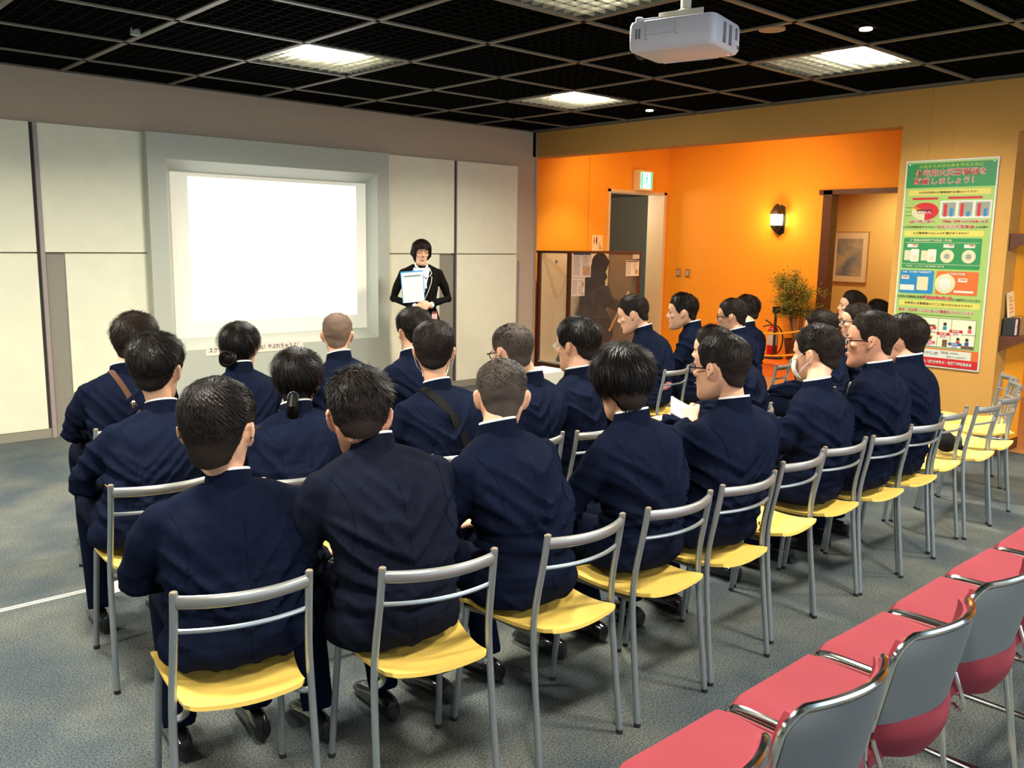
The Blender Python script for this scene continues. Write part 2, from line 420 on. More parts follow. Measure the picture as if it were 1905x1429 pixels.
# exit doorway
d = MB(); d.box((9.27, YO-.02, 0), (9.31, YO+.25, 2.33)); d.box((10.47, YO-.02, 0), (10.53, YO+.28, 2.33)); d.box((9.27, YO-.02, 2.295), (10.53, YO+.25, 2.33))
struct(d.build('door_1', M_cream))
dd = bpy.data.lights.new('corridor_fill', 'POINT'); dd.energy = 90; dd.color = (1,.95,.8); dd.shadow_soft_size = .2  # added point light to brighten the corridor; no lamp is seen there
oo = bpy.data.objects.new('corridor_fill', dd); COL.objects.link(oo); oo.location = (10.2, YO+1.2, 2.2)
k = MB(); k.box((8.9, YO+.12, 2.42), (12.6, YO+3.2, 2.5)); k.box((8.9, YO+3.1, 0), (12.6, YO+3.2, 2.5)); k.box((12.5, YO+.1, 0), (12.6, YO+3.2, 2.5)); k.box((8.9, YO+.12, 0), (9.0, YO+3.2, 2.5)); k.box((8.9, YO+.1, -.05), (12.6, YO+3.2, 0))
struct(k.build('wall_corridor', M_dark))
struct(MB().box((12.46, YO+.7, 0), (12.5, YO+2.0, 1.85)).box((12.45, YO+.62, 0), (12.5, YO+.7, 1.93)).build('door_2', M_greendoor))
tag(MB().box((12.30, YO+.55, .85), (12.44, YO+.85, 1.3)).lathe([(.05,0),(.05,.01)], (12.29, YO+.70, 1.12), 16, 'x').build('vending_cabinet', mat('black_cabinet', (.015,.012,.012), .4)), 'small black cabinet seen through the exit doorway', 'cabinet')
tag(MB().box((9.9, YO+3.07, 1.56), (11.1, YO+3.1, 1.61)).box((10.0, YO+3.02, 1.5), (10.03, YO+3.1, 1.56)).box((10.95, YO+3.02, 1.5), (10.98, YO+3.1, 1.56)).build('coat_rail', M_rubber), 'thin dark rail high on the corridor wall beyond the exit doorway', 'rail')
# brown framed doorway in the back wall and the yellow room behind
struct(MB().box((XC-.03, 5.74, 0), (XC+.13, 5.86, 2.29)).box((XC-.03, 4.28, 2.24), (XC+.13, 5.92, 2.30)).box((XC-.03, 4.28, 0), (XC+.13, 4.38, 2.24)).build('door_3', M_brown))
q = MB(); q.box((12.1, 5.15, 0), (12.2, 8, 2.8)); q.box((11.6, 3.3, 0), (12.1, 5.15, 2.8)); q.box((XC+.12, 7.9, 0), (12.2, 8, 2.8)); q.box((XC+.12, 3.2, 0), (12.2, 3.3, 2.8)); q.box((XC+.12, 3.2, 2.8), (12.2, 8, 2.86))
struct(q.build('wall_side_room', M_yellow))
# low orange platform along the back wall
struct(MB().box((9.62, 4.2, 0), (XC, 6.95, .17)).box((9.60, 4.18, .155), (XC, 6.97, .175)).build('platform', M_orangebox))
tag(MB().box((8.9, 1.0, .02), (9.5, 2.1, .36)).box((8.88, .98, .34), (9.52, 2.12, .38)).build('bench', M_orangebox, bevel=.01), 'orange block bench at the right edge beyond the poster wall', 'bench')
# ceiling: bars, louvre blades, plenum
GX = [2.15+.82*i for i in range(-8, 8)]; GY = [6.13-.83*j for j in range(-1, 12)]
LIGHTS = [(-5,0),(-2,0),(1,0),(4,0),(-5,3),(-2,3),(1,3),(4,3),(-2,6),(1,6),(4,6),(4,9),(1,9)]
def lit(x, y):
    for i, j in LIGHTS:
        if 2.15+.82*i < x < 2.15+.82*(i+1) and 6.13-.83*j < y < 6.13-.83*(j-1): return True
    return False
LIGHTS = [(i, j+1) for i, j in LIGHTS]     # cell between bars j and j-1, seen from bar j
c = MB()
XE, YE = XB, YA
for x in GX:
    if x < XE: c.box((x-.018, -4, CZ-.008), (x+.018, YE-.03, CZ+.002))
for y in GY: c.box((-5, y-.018, CZ-.008), (XE-.03, y+.018, CZ+.002))
c.box((-5, YE-.03, CZ-.005), (XE, YE, CZ+.03)); c.box((XE-.03, -4, CZ-.005), (XE, YE, CZ+.03))
struct(c.build('ceiling', M_tbar))
c = MB(); n = 10
allx = [GX[0]+.082*k for k in range(int((XE-GX[0])/.082)+1)]
ally = [GY[-1]+.083*k for k in range(int((YE-GY[-1])/.083)+1)]
def segs(vals, fixed, isx):
    out = []; cur = None
    for a, b in zip(vals[:-1], vals[1:]):
        m_ = (a+b)/2
        L = lit(fixed, m_) if isx else lit(m_, fixed)
        if L:
            if cur: out.append(cur); cur = None
        else: cur = (cur[0], b) if cur else (a, b)
    if cur: out.append(cur)
    return out
ybars = sorted(GY)+[YE]; xbars = sorted(GX)+[XE]; xbars = [x for x in xbars if x <= XE]
for x in allx:
    for a, b in segs(ybars, x+.001, True): c.box((x-.0012, a, CZ+.002), (x+.0012, b, CZ+.030))
for y in ally:
    for a, b in segs(xbars, y+.001, False): c.box((a, y-.0012, CZ+.002), (b, y+.0012, CZ+.030))
struct(c.build('ceiling_louvre', M_louvre))
struct(MB().box((-5, -4, CZ+.42), (XB, YA, CZ+.46)).box((-5, YA, CZ), (XB, YA+.05, CZ+.46)).box((XB, -4, CZ+.05), (XB+.05, YA+.05, CZ+.46)).build('ceiling_plenum', M_plenum))
# recessed square light fittings
LL = {(1,1): 'recessed ceiling light nearest the screen wall, left of the others', (4,1): 'middle recessed ceiling light, farthest, above the wall corner', (4,4): 'right recessed ceiling light beside the projector'}
for i, j in LIGHTS:
    x0 = 2.15+.82*i+.016; y0 = 6.13-.83*j+.016; x1 = x0+.82-.032; y1 = y0+.83-.032
    lab = LL.get((i, j), 'recessed square ceiling light with bright louvre, out of the picture')
    r = root('ceiling_light', lab, 'ceiling light', (x0, y0, CZ), 0, 'recessed ceiling lights')
    w, h = x1-x0, y1-y0
    b = MB(); 
    for k in range(1, n): 
        b.box((w*k/n-.0015, .0, .002), (w*k/n+.0015, h, .022)); b.box((0, h*k/n-.0015, .002), (w, h*k/n+.0015, .022))
    b.build('louvre', M_litlouvre, r)
    hs = MB(); hs.add([(0,0,.0),(w,0,0),(w,h,0),(0,h,0),(0,0,.16),(w,0,.16),(w,h,.16),(0,h,.16)], [(0,1,5,4),(1,2,6,5),(2,3,7,6),(3,0,4,7),(4,5,6,7)])
    hs.build('reflector_housing', mat('fitting_reflector', (.10,.10,.08), .35, metal=.6), r)
    MB().box((.06, .03, -.002), (.46, .31, .06)).build('lamp_panel', M_lamp, r)
    la = area_light('fitting_light', (x0+.26, y0+.17, CZ-.006), (0, 0, 0), .40, .28, 56, (1.0, .955, .83), 150)
# small downlight spots beside the bars and a ceiling speaker grille
tag(MB().lathe([(.075,0),(.075,.012),(.05,.014)], (4.67, 2.99, CZ-.012), 24).build('ceiling_sensor', mat('bronze_disc', (.3,.2,.12), .5)), 'round bronze detector disc in the ceiling grid right of the projector', 'detector')
tag(MB().lathe([(.03,0),(.03,.05),(.045,.06)], (2.09, 5.8, CZ-.02), 16).build('ceiling_spotlight', mat('dim_glass', (.35,.38,.33), .3)), 'small unlit glass spotlight in the dark louvre at top left', 'spotlight')
for x, y, l in ((6.7, 5.55, 'small round downlight glowing at the ceiling edge above the alcove'), (5.05, 2.62, 'tiny bright downlight between louvre bars at top right')):
    tag(MB().lathe([(.035,0),(.035,.01),(.02,.012)], (x, y, CZ-.008), 16).build('downlight', mat('warm_lamp', (1,.9,.7), .5, emit=(1,.85,.6), estr=8)), l, 'downlight')
# white tape on the carpet
tag(MB().box((.2, 4.115, 0), (2.3, 4.128, .0015)).box((.2, 4.137, 0), (2.3, 4.15, .0013)).build('floor_tape', mat('cream_tape', (.62,.58,.46), .5)), 'cream line of tape running along the carpet at left', 'tape')
tag(MB().box((1.2, 4.02, .0016), (1.3, 4.22, .0028), rot=(0,0,R(8))).build('tape_patch', mat('cream_tape2', (.55,.51,.42), .5)), 'short cross patch of tape over the carpet line', 'tape')
# ------------------------------------------------------------------ chairs
def bow(p0, p1, d, n=9, dz=0):
    p0, p1, d = Vector(p0), Vector(p1), Vector(d)
    return [p0.lerp(p1, i/n) + d*(4*(i/n)*(1-i/n)) for i in range(n+1)]
def smooth_path(pts, k=3):
    pts = [Vector(p) for p in pts]
    for _ in range(k):
        q = [pts[0]]
        for a, b in zip(pts[:-1], pts[1:]): q += [a.lerp(b, .25), a.lerp(b, .75)]
        q.append(pts[-1]); pts = q
    return pts
def sstep0(v): return v*v*(3-2*v)
def make_yellow_chair():
    """origin: on the floor under the middle of the top rail; the sitter faces +Y"""
    r = root('cafe_chair', '', 'chair')
    s = MB(); nx, ny = 16, 18; w = .185
    def sp(u, v, dz):
        # moulded saddle: dished across, raised side wings, rolled front
        y = -.005 + .405*v; ww = .152+.036*sstep0(v) ; x = ww*u
        e = max(0, abs(u)-.86)/.14; ve = max(0, abs(v-.5)-.44)/.06
        if e > 0 and ve > 0: x = math.copysign(ww*(.86+.14*e*math.sqrt(max(0, 1-.75*ve*ve))), u)
        z = .432 + .020*abs(u)**2.0 - .016*math.sin(PI*min(1, v*1.15)) - .03*max(0, v-.82)**2*18 + .010*max(0, .2-v)*5*.6
        return (x, y, z+dz)
    top = [[sp(-1+2*i/nx, j/ny, 0) for i in range(nx+1)] for j in range(ny+1)]
    vs = [p for row in top for p in row] + [(p[0]*.985, p[1], p[2]-.013) for row in top for p in row]
    N = (nx+1)*(ny+1); fs = []
    for j in range(ny):
        for i in range(nx):
            a = j*(nx+1)+i; fs.append((a, a+1, a+nx+2, a+nx+1)); fs.append((a+N, a+N+nx+1, a+N+nx+2, a+N+1))
    for i in range(nx):
        fs.append((i, i+N, i+1+N, i+1)); a = ny*(nx+1)+i; fs.append((a, a+1, a+1+N, a+N))
    for j in range(ny):
        a = j*(nx+1); fs.append((a, a+nx+1, a+nx+1+N, a+N)); a += nx; fs.append((a, a+N, a+N+nx+1, a+nx+1))
    s.add(vs, fs); s.build('seat', M_yseat, r, smooth='auto')
    for sx in (-1, 1):
        path = smooth_path([(sx*.165, 0, .752), (sx*.166, .014, .66), (sx*.170, .040, .53), (sx*.175, .044, .44), (sx*.179, .028, .28), (sx*.183, -.006, .012)], 2)
        leg = MB().tube(path, .0105, 10).build('leg', M_silver, r, smooth='auto')
        MB().tube([(sx*.183, -.006, .0), (sx*.183, -.006, .014)], .0118, 10).build('rubber_foot', M_rubber, leg)
        MB().lathe([(.0095, .750), (.0095, .756), (.006, .758)], (sx*.165, -.001, 0), 10).build('post_cap', mat('bronze_cap', (.22,.17,.12), .4), leg)
        leg = MB().tube([(sx*.168, .365, .415), (sx*.176, .39, .2), (sx*.182, .41, .012)], .0105, 10).build('leg', M_silver, r, smooth='auto')
        MB().tube([(sx*.182, .41, .0), (sx*.182, .41, .014)], .0118, 10).build('rubber_foot', M_rubber, leg)
    fr = MB()
    for sx in (-1, 1):
        fr.tube(smooth_path([(sx*.176, .043, .405), (sx*.155, .05, .402), (sx*.130, .08, .405), (sx*.130, .32, .402), (sx*.168, .37, .410)], 2), .009, 8)
    fr.tube([(-.130, .13, .402), (.130, .13, .402)], .008, 8).tube([(-.130, .30, .398), (.130, .30, .398)], .008, 8)
    fr.build('seat_frame', M_silver, r, smooth='auto')
    MB().tube(bow((-.158, .002, .727), (.158, .002, .727), (0, -.040, 0), 14), .0175, 12, flat=.62, up=(0,0,1)).build('top_rail', M_silverrail, r, smooth='auto')
    MB().tube(bow((-.163, .022, .645), (.163, .022, .645), (0, -.036, 0), 12), .0065, 8).build('lower_rail', M_silver, r, smooth='auto')
    return r
YC = [ # x, y, rz(deg), label, group
 (.92, 2.0, -13.5, 'yellow-seated grey steel chair nearest at lower left, under the student with the round cowlick', 'back row chairs'),
 (1.396, 1.82, -13, 'yellow-seated grey steel chair under the second student from left in the back row', 'back row chairs'),
 (1.917, 1.77, 0, 'yellow-seated grey steel chair under the close-cropped student in the middle of the back row', 'back row chairs'),
 (2.358, 1.754, -1, 'yellow-seated grey steel chair under the long-haired student in the back row', 'back row chairs'),
 (2.78, 1.762, -1, 'yellow-seated grey steel chair under the student holding a white paper', 'back row chairs'),
 (3.26, 1.82, 2, 'empty yellow chair left of the masked student in the back row', 'back row chairs'),
 (3.64, 1.836, -2.6, 'yellow-seated chair under the masked student in the back row', 'back row chairs'),
 (4.03, 1.81, -4, 'yellow-seated chair under the smiling student in glasses', 'back row chairs'),
 (4.425, 1.817, -3, 'yellow-seated chair under the last student at the right of the back row', 'back row chairs'),
 (4.85, 1.86, 0, 'empty yellow chair just right of the last back row student', 'back row chairs'),
 (5.245, 1.83, 0, 'empty yellow chair in the back row with a black bag on it', 'back row chairs'),
 (5.64, 1.86, 2, 'empty yellow chair third from the right end of the back row', 'back row chairs'),
 (6.19, 2.02, 27, 'empty yellow chair second from the right end, turned inward', 'back row chairs'),
 (6.50, 2.16, 33, 'last empty yellow chair at the far right end, turned inward', 'back row chairs'),
 (1.12, 3.07, -8, 'grey steel chair at left of the middle row, its rail showing beside the nearest student', 'middle row chairs'),
 (1.565, 2.84, -6, 'grey steel chair under the girl with the ponytail', 'middle row chairs'),
 (2.24, 2.76, 0, 'grey steel chair under the masked student with the black strap', 'middle row chairs'),
 (2.635, 2.75, 0, 'grey steel chair under the student with shaved sides', 'middle row chairs'),
 (3.03, 2.73, 3, 'grey steel chair with rails showing between two back row students', 'middle row chairs'),
 (4.08, 2.53, 18, 'grey steel chair under the bent student behind the one holding paper', 'middle row chairs'),
 (4.87, 2.63, 4, 'grey steel chair whose rail end peeps between the masked and the smiling student', 'middle row chairs'),
 (5.46, 2.70, 10, 'grey steel chair under the black-haired student behind the mask wearer', 'middle row chairs'),
 (6.10, 2.80, 10, 'grey steel chair under the bespectacled profile at right', 'middle row chairs'),
 (1.37, 4.04, -5, 'grey steel chair at the left end of the front row, single post showing', 'front row chairs'),
 (1.85, 3.80, -4, 'grey steel chair under the girl with the bun', 'front row chairs'),
 (2.38, 3.76, 0, 'grey steel chair under the crop-haired student before the screen', 'front row chairs'),
 (2.86, 3.74, 0, 'grey steel chair under the student in front of the presenter', 'front row chairs'),
 (4.93, 3.75, 9, 'grey steel chair with open back showing behind the student leaning forward', 'front row chairs'),
 (5.38, 3.69, 12, 'grey steel chair under the profile student before the orange wall', 'front row chairs'),
 (5.82, 3.46, 14, 'grey steel chair under the front row student in black glasses', 'front row chairs'),
 (6.03, 3.92, 8, 'grey steel chair with beige-lit rail end by the orange platform', 'front row chairs'),
 (7.42, 3.42, 10, 'grey steel chair hidden under the flat-topped student at right', 'front row chairs'),
 (7.90, 3.42, 10, 'grey steel chair hidden under the far right front student', 'front row chairs'),
]
c0 = make_yellow_chair()
for i, (x, y, a, lab, grp) in enumerate(YC):
    if i == 0:
        c0.location = (x, y, 0); c0.rotation_euler = (0, 0, R(a)); c0['label'] = lab; c0['group'] = grp
    else: dup(c0, (x, y, 0), R(a), lab, grp)

def make_red_chair():
    """origin: floor under the middle of the seat front; sitter faces +Y"""
    r = root('stacking_chair', '', 'chair')
    # seat pad
    s = MB(); nx, ny = 14, 16
    def top(u, v):
        y = -.385*v + .01; x = .208*u
        ve = max(0, .5-abs(v-.5)-0); c = max(0, abs(u)-.8)/.2
        cr = max(0, (.09-v)/.09)
        x *= 1-.10*cr*cr
        z = .445 - .012*math.sin(PI*min(1, v*1.1))*(1-u*u*.6) - .030*cr*cr - .016*c**2.2 + .02*max(0, v-.85)/.15*0
        return (x, y, z)
    T = [[top(-1+2*i/nx, j/ny) for i in range(nx+1)] for j in range(ny+1)]
    vs = [p for row in T for p in row] + [(p[0]*.99, p[1]+.0, min(p[2]-.02, .412)) for row in T for p in row]
    N = (nx+1)*(ny+1); fs = []
    for j in range(ny):
        for i in range(nx):
            a = j*(nx+1)+i; fs.append((a, a+nx+1, a+nx+2, a+1)); fs.append((a+N, a+N+1, a+N+nx+2, a+N+nx+1))
    for i in range(nx):
        fs.append((i, i+1, i+1+N, i+N)); a = ny*(nx+1)+i; fs.append((a, a+N, a+1+N, a+1))
    for j in range(ny):
        a = j*(nx+1); fs.append((a, a+N, a+nx+1+N, a+nx+1)); a += nx; fs.append((a, a+nx+1, a+N+nx+1, a+N))
    s.add(vs, fs); s.build('seat', M_red, r, smooth='auto')
    # backrest: curved in plan, leaning back
    def bp(u, t, off):
        # u across -1..1, t height 0..1
        z = .43 + .305*t; lean = -.352 - .062*t
        cur = -.060*(1-u*u) + .0
        hw = .196 - .02*max(0, (t-.82)/.18)**2 - .03*max(0, (.15-t)/.15)
        zz = z + (.012*(1-u*u) if t > .9 else 0)
        return Vector((hw*u, lean+cur+off, zz))
    def slab(t0, t1, o0, o1, name, m, nu=14, nv=10, bulge=0.0, parent=None, droop=0.0):
        b = MB(); G = []
        for o_, sgn in ((o0, 1), (o1, -1)):
            for j in range(nv+1):
                for i in range(nu+1):
                    u = -1+2*i/nu; t = t0+(t1-t0)*j/nv
                    t -= droop*(1-u*u)*(1-j/nv)
                    bl = bulge*math.sin(PI*j/nv)*(1-u*u) if o_ == o1 else 0
                    G.append(bp(u, t, o_ - bl))
        N = (nu+1)*(nv+1); fs = []
        for j in range(nv):
            for i in range(nu):
                a = j*(nu+1)+i; fs.append((a, a+nu+1, a+nu+2, a+1)); fs.append((a+N, a+N+1, a+N+nu+2, a+N+nu+1))
        for i in range(nu):
            fs.append((i, i+1, i+1+N, i+N)); a = nv*(nu+1)+i; fs.append((a, a+N, a+1+N, a+1))
        for j in range(nv):
            a = j*(nu+1); fs.append((a, a+N, a+nu+1+N, a+nu+1)); a += nu; fs.append((a, a+nu+1, a+N+nu+1, a+N))
        b.add(G, fs); return b.build(name, m, parent or r, smooth='auto')
    slab(.12, .985, .014, -.002, 'backrest', M_red)
    slab(.30, .985, -.004, -.012, 'back_shell', M_shell)
    slab(-.02, .33, -.002, -.010, 'lumbar_pad', mat('red_upholstery_shade', (0.21, 0.012, 0.022), .8), bulge=.022, droop=.10)
    rim = [bp(-1.03, t, -.006) for t in (.25, .5, .75, .9)] + [bp(u, 1.0, -.006) + Vector((0,0,.006)) for u in [-.93+.155*k for k in range(13)]] + [bp(1.03, t, -.006) for t in (.9, .75, .5, .25)]
    MB().tube(smooth_path(rim, 1), .0085, 8).build('chrome_rim', M_chrome, r, smooth='auto')
    for sx in (-1, 1):
        # one continuous chrome rod per side: back upright, floor skid, front leg, seat edge
        top_ = bp(sx*1.03, .45, -.004)
        p = [top_, bp(sx*1.06, .1, -.004), (sx*.212, -.37, .40), (sx*.220, -.40, .2), (sx*.228, -.43, .03), (sx*.228, -.425, .008), (sx*.228, -.38, .008), (sx*.235, -.03, .008), (sx*.235, .005, .012), (sx*.232, .012, .05), (sx*.218, .0, .38), (sx*.214, -.01, .418), (sx*.213, -.05, .43), (sx*.213, -.34, .428)]
        MB().tube(smooth_path(p, 2), .0075, 8).build('leg', M_chrome, r, smooth='auto')
    MB().tube([(-.21, -.10, .405), (.21, -.10, .405)], .007, 8).tube([(-.21, -.33, .405), (.21, -.33, .405)], .007, 8).build('seat_frame', M_chrome, r, smooth='auto')
    MB().tube(smooth_path([(.208, -.40, .52), (.214, -.42, .46), (.222, -.425, .42), (.238, -.41, .405), (.258, -.385, .41)], 2), .006, 8).build('linking_hook', M_chrome, r, smooth='auto')
    return r
rc = make_red_chair()
NAM = ['leftmost red chair of the empty row, only its back corner in the picture', 'red chair second from the left, whole seat at the bottom edge', 'red chair third from the left with its chrome rim in full view', 'red chair fourth from the left, grey shell and red lumbar facing the camera', 'red chair fifth from the left, cut by the right edge', 'red chair sixth from the left, seat only in view', 'farthest red chair, just the seat corner at the right edge']
for k in range(7):
    lab = NAM[k]
    x = 1.155+.462*k
    if k == 0: rc.location = (x, 1.20, 0); rc['label'] = lab; rc['group'] = 'row of red chairs'
    else: dup(rc, (x, 1.20+.006*k, 0), R([0,0,1,-1,1,0,2][k]), lab, 'row of red chairs')
# ------------------------------------------------------------------ people
# head template in head space: centre of head at origin, face towards +Y
def head_mb(mb, female=False, nose=1.0, ears=True):
    w = .96 if female else 1.0
    prof = [(-.120,.010,.072,.052),(-.117,.022,.084,.035),(-.108,.033,.0915,.012),(-.094,.043,.0925,-.008),(-.076,.0515,.0895,-.028),(-.056,.0575,.0890,-.052),(-.036,.063,.0895,-.076),(-.012,.0675,.0865,-.094),(.004,.070,.0855,-.101),(.020,.0725,.091,-.105),(.042,.074,.0905,-.106),(.064,.071,.082,-.101),(.084,.0625,.064,-.086),(.099,.049,.042,-.066),(.109,.030,.016,-.044),(.114,.010,-.006,-.022)]
    rings = []
    for z, hw, yf, yb in prof:
        r_ = []; yc = .0 if z > -.05 else min(.0+(-.05-z)*.75, (yf+yb)/2)
        yc = max(min(yc, yf-.02), yb+.012)
        for j in range(32):
            a = 2*PI*j/32; ca, sa = math.cos(a), math.sin(a)
            ry = (yf-yc) if sa > 0 else (yc-yb)
            e = 2/2.25
            r_.append((hw*w*math.copysign(abs(ca)**e, ca), yc + ry*math.copysign(abs(sa)**e, sa), z))
        rings.append(r_)
    mb.loft(rings)
    for s in (-1, 1):
        mb.ell((s*.026, .082, .0195), (.024, .0085, .0065), rot=(0, 0, R(-s*12)))
        mb.ell((s*.042*w, .066, -.018), (.018, .018, .014))
        if ears:
            mb.tube([(s*.070, .004, -.032), (s*.077, -.004, -.022), (s*.084, -.018, -.006), (s*.086, -.022, .012), (s*.082, -.012, .024), (s*.075, .000, .020), (s*.071, .006, .006)], [.0055,.0065,.0055,.005,.005,.005,.004], 8)
            mb.ell((s*.075, -.004, -.004), (.006, .014, .024), rot=(0, R(s*18), R(s*-25)))
    mb.tube([(0, .083, .016), (0, .094, -.006), (0, .105*nose, -.025)], [.0065, .0080, .0110], 10)
    for s in (-1, 1): mb.ell((s*.009, .095, -.029), (.0085, .010, .007))
    mb.ell((0, .0885, -.0555), (.020, .008, .0055)); mb.ell((0, .0865, -.067), (.017, .008, .0060))
    mb.ell((0, .084, -.100), (.018, .012, .013))
    return mb
_ht = remesh(head_mb(MB()).tube([(0, -.035, -.02), (0, -.030, -.14)], [.056, .050], 16), .005, 2)
HB = BVHTree.FromPolygons([v.co.copy() for v in _ht.vertices], [tuple(p.vertices) for p in _ht.polygons])

def sstep(a, b, x):
    t = max(0, min(1, (x-a)/(b-a))); return t*t*(3-2*t)
# hairline: lowest z (head space) of hair as a function of azimuth from the face (0 front .. 180 back)
def hairline(az, style):
    pts = {'short': [(0,.072),(35,.066),(52,.045),(60,.005),(72,-.006),(80,.020),(100,.026),(116,.004),(124,-.044),(145,-.066),(180,-.072)],
           'girl':  [(0,.075),(35,.066),(55,.040),(66,.010),(76,.006),(82,.022),(100,.022),(116,-.005),(128,-.060),(150,-.094),(180,-.100)],
           'long':  [(0,.050),(35,.045),(52,.020),(62,-.030),(75,-.036),(84,-.012),(100,-.012),(115,-.03),(128,-.078),(150,-.100),(180,-.104)],
           'bob':   [(0,.052),(25,.056),(46,.036),(56,-.03),(66,-.085),(80,-.112),(120,-.115),(180,-.110)]}[style]
    az = abs(az)
    for (a, z0), (b, z1) in zip(pts[:-1], pts[1:]):
        if a <= az <= b: return z0+(z1-z0)*sstep(a, b, az)
    return pts[-1][1]
SC0 = Vector((0, -.010, .012))
def cap_point(az, el, off):
    d = Vector((math.sin(az)*math.cos(el), math.cos(az)*math.cos(el), math.sin(el)))
    o = SC0 + d*.25
    hit = HB.ray_cast(o, -d)
    p = hit[0] if hit[0] else SC0 + d*.09
    # ears must not lift the hair
    r_ = (p-SC0).length
    lim = .082 + .022*abs(d.y) + .02*abs(d.z)
    if abs(math.degrees(az)) > 60 and abs(math.degrees(az)) < 125 and r_ > lim: p = SC0 + d*lim
    return p + d*off, d
def make_hair(par, mtx, style='short', top=.016, side=.006, fade=.35, strand=.018, n=3500, spiky=.5, m=None, scalp=None, seed=0, whorl=(.012, -.055), nape=-.006):
    """cap + individual locks. top/side: hair thickness; fade: how skin-like the lower sides are"""
    rnd = random.Random(seed)
    NA, NE = 56, 26
    vs = []; dens = []; fs = []; grid = {}
    shape = style
    for i in range(NA):
        az = -PI + 2*PI*i/NA; zl = hairline(math.degrees(az), shape) + nape*sstep(112, 140, abs(math.degrees(az)))
        # lowest elevation for this azimuth
        el0 = math.atan2(zl-SC0.z, .085)
        for j in range(NE+1):
            t = j/NE; el = el0 + (PI/2-el0)*t
            k = sstep(0.0, .55, t); edge = sstep(0, .06, t)
            off = (side + (top-side)*k) * (0.15+.85*edge) - .003*(1-edge)
            off += .0022*(noise.noise(Vector((az*3+seed, el*6, seed*1.7)))) * (1+spiky) * edge
            p, d = cap_point(az, el, off)
            if style == 'bob' and t < .5:
                f = (.5-t)/.5; p = p + Vector((d.x, d.y, 0))*(.012*f)
                
            grid[i, j] = (len(vs), p, d, t, off); vs.append(mtx @ p)
            dens.append(1.0 - fade*(1-sstep(.06, .50, t))*(.85+.3*noise.noise(Vector((az*2, el*3, seed)))) - .3*(1-edge)*(1 if fade > .05 else 0))
    for i in range(NA):
        for j in range(NE):
            a = grid[i, j][0]; b = grid[(i+1) % NA, j][0]; fs.append((a, b, grid[(i+1) % NA, j+1][0], grid[i, j+1][0]))
    me = bpy.data.meshes.new('hair'); ncap = len(fs)
    # locks
    wh = Vector((whorl[0], whorl[1], .12))
    for q in range(n):
        i = rnd.randrange(NA); j = int((NE-.01)*rnd.random()); g = grid[i, j]
        i2 = (i+1) % NA; g2 = grid[i2, j+1]
        p = g[1].lerp(g2[1], rnd.random()); d = g[2]
        # growth: away from the whorl, falling
        fl = (p-wh); fl -= d*fl.dot(d)
        if fl.length < 1e-4: fl = d.orthogonal()
        fl.normalize(); fl = (fl + Vector((0, 0, -.35))*(1 if style != 'spiky' else 0)); fl -= d*fl.dot(d); fl.normalize()
        # sweep whorl rotation
        fl = (fl + d.cross(fl)*.45).normalized()
        t = g[3]; L = (strand*(.28+.72*sstep(.1, .6, t)) if style in ('short',) else strand) * (.6+.8*rnd.random())
        lift = (.18+.55*spiky*rnd.random())*sstep(.25, .7, t) + .06
        rand = Vector((rnd.uniform(-1,1), rnd.uniform(-1,1), rnd.uniform(-1,1)))*.22*(.4+spiky)
        dr = (fl + d*lift + rand).normalized()
        sd = dr.cross(d); 
        if sd.length < 1e-3: continue
        sd.normalize(); wd = .0009 + .0005*rnd.random()
        b0 = p - d*.0015
        b1 = b0 + dr*L*.55; b2 = b0 + (dr - d*.35*(1-spiky*.6)).normalized()*L
        k = len(vs)
        vs += [mtx @ (b0-sd*wd), mtx @ (b0+sd*wd), mtx @ (b1+sd*wd*.8), mtx @ (b1-sd*wd*.8), mtx @ b2]
        dens += [.95]*5
        fs += [(k, k+1, k+2, k+3), (k+3, k+2, k+4)]
    me.from_pydata([tuple(v) for v in vs], [], fs)
    me.materials.append(scalp or M_scalp); me.materials.append(m or M_hair)
    mi = [0]*ncap + [1]*(len(fs)-ncap); me.polygons.foreach_set('material_index', mi)
    me.polygons.foreach_set('use_smooth', [True]*len(fs))
    at = me.attributes.new('density', 'FLOAT', 'POINT'); at.data.foreach_set('value', [max(0, min(1, x)) for x in dens])
    me.update()
    o = bpy.data.objects.new('hair', me); COL.objects.link(o); o.parent = par
    return o

def hand_mb(mb, wrist, elbow, palmdir, up, side, curl=.5, scale=1.0):
    """palm with five separate fingers. palmdir: towards fingertips, up: back of hand normal, side: thumb side"""
    w = Vector(wrist); f = Vector(palmdir).normalized(); u = Vector(up); u = (u - f*u.dot(f)).normalized(); s = f.cross(u)*side
    sc = scale
    rings = []
    for t, hw, th in ((-.012,.024,.018),(.0,.026,.017),(.03,.036,.015),(.06,.040,.0135),(.082,.038,.012)):
        c = w + f*t*sc
        rings.append([c + s*(hw*sc*math.cos(2*PI*j/12)) + u*(th*sc*math.sin(2*PI*j/12)) for j in range(12)])
    mb.loft(rings)
    for k, (o, L) in enumerate(((.028, .068), (.0095, .078), (-.0095, .072), (-.028, .056))):
        b = w + (f*.078 + s*o)*sc; a1 = f; pts = [b]; ang = 0
        for q, frac in enumerate((.45, .32, .23)):
            ang += curl*(.55, .9, .6)[q]
            dr = f*math.cos(ang) - u*math.sin(ang) + s*(o*1.2)
            pts.append(pts[-1] + dr.normalized()*L*frac*sc)
        mb.tube(pts, [.0088*sc, .0082*sc, .0076*sc, .006*sc], 8)
    tb = w + (f*.022 + s*.028)*sc
    mb.tube([w + (f*.008+s*.018)*sc, tb + (f*.012 + s*.012)*sc, tb + (f*.040 + s*.022 - u*.008)*sc, tb + (f*.062 + s*.018 - u*.016*(1+curl))*sc], [.012*sc, .0115*sc, .0095*sc, .0075*sc], 8)
    return mb

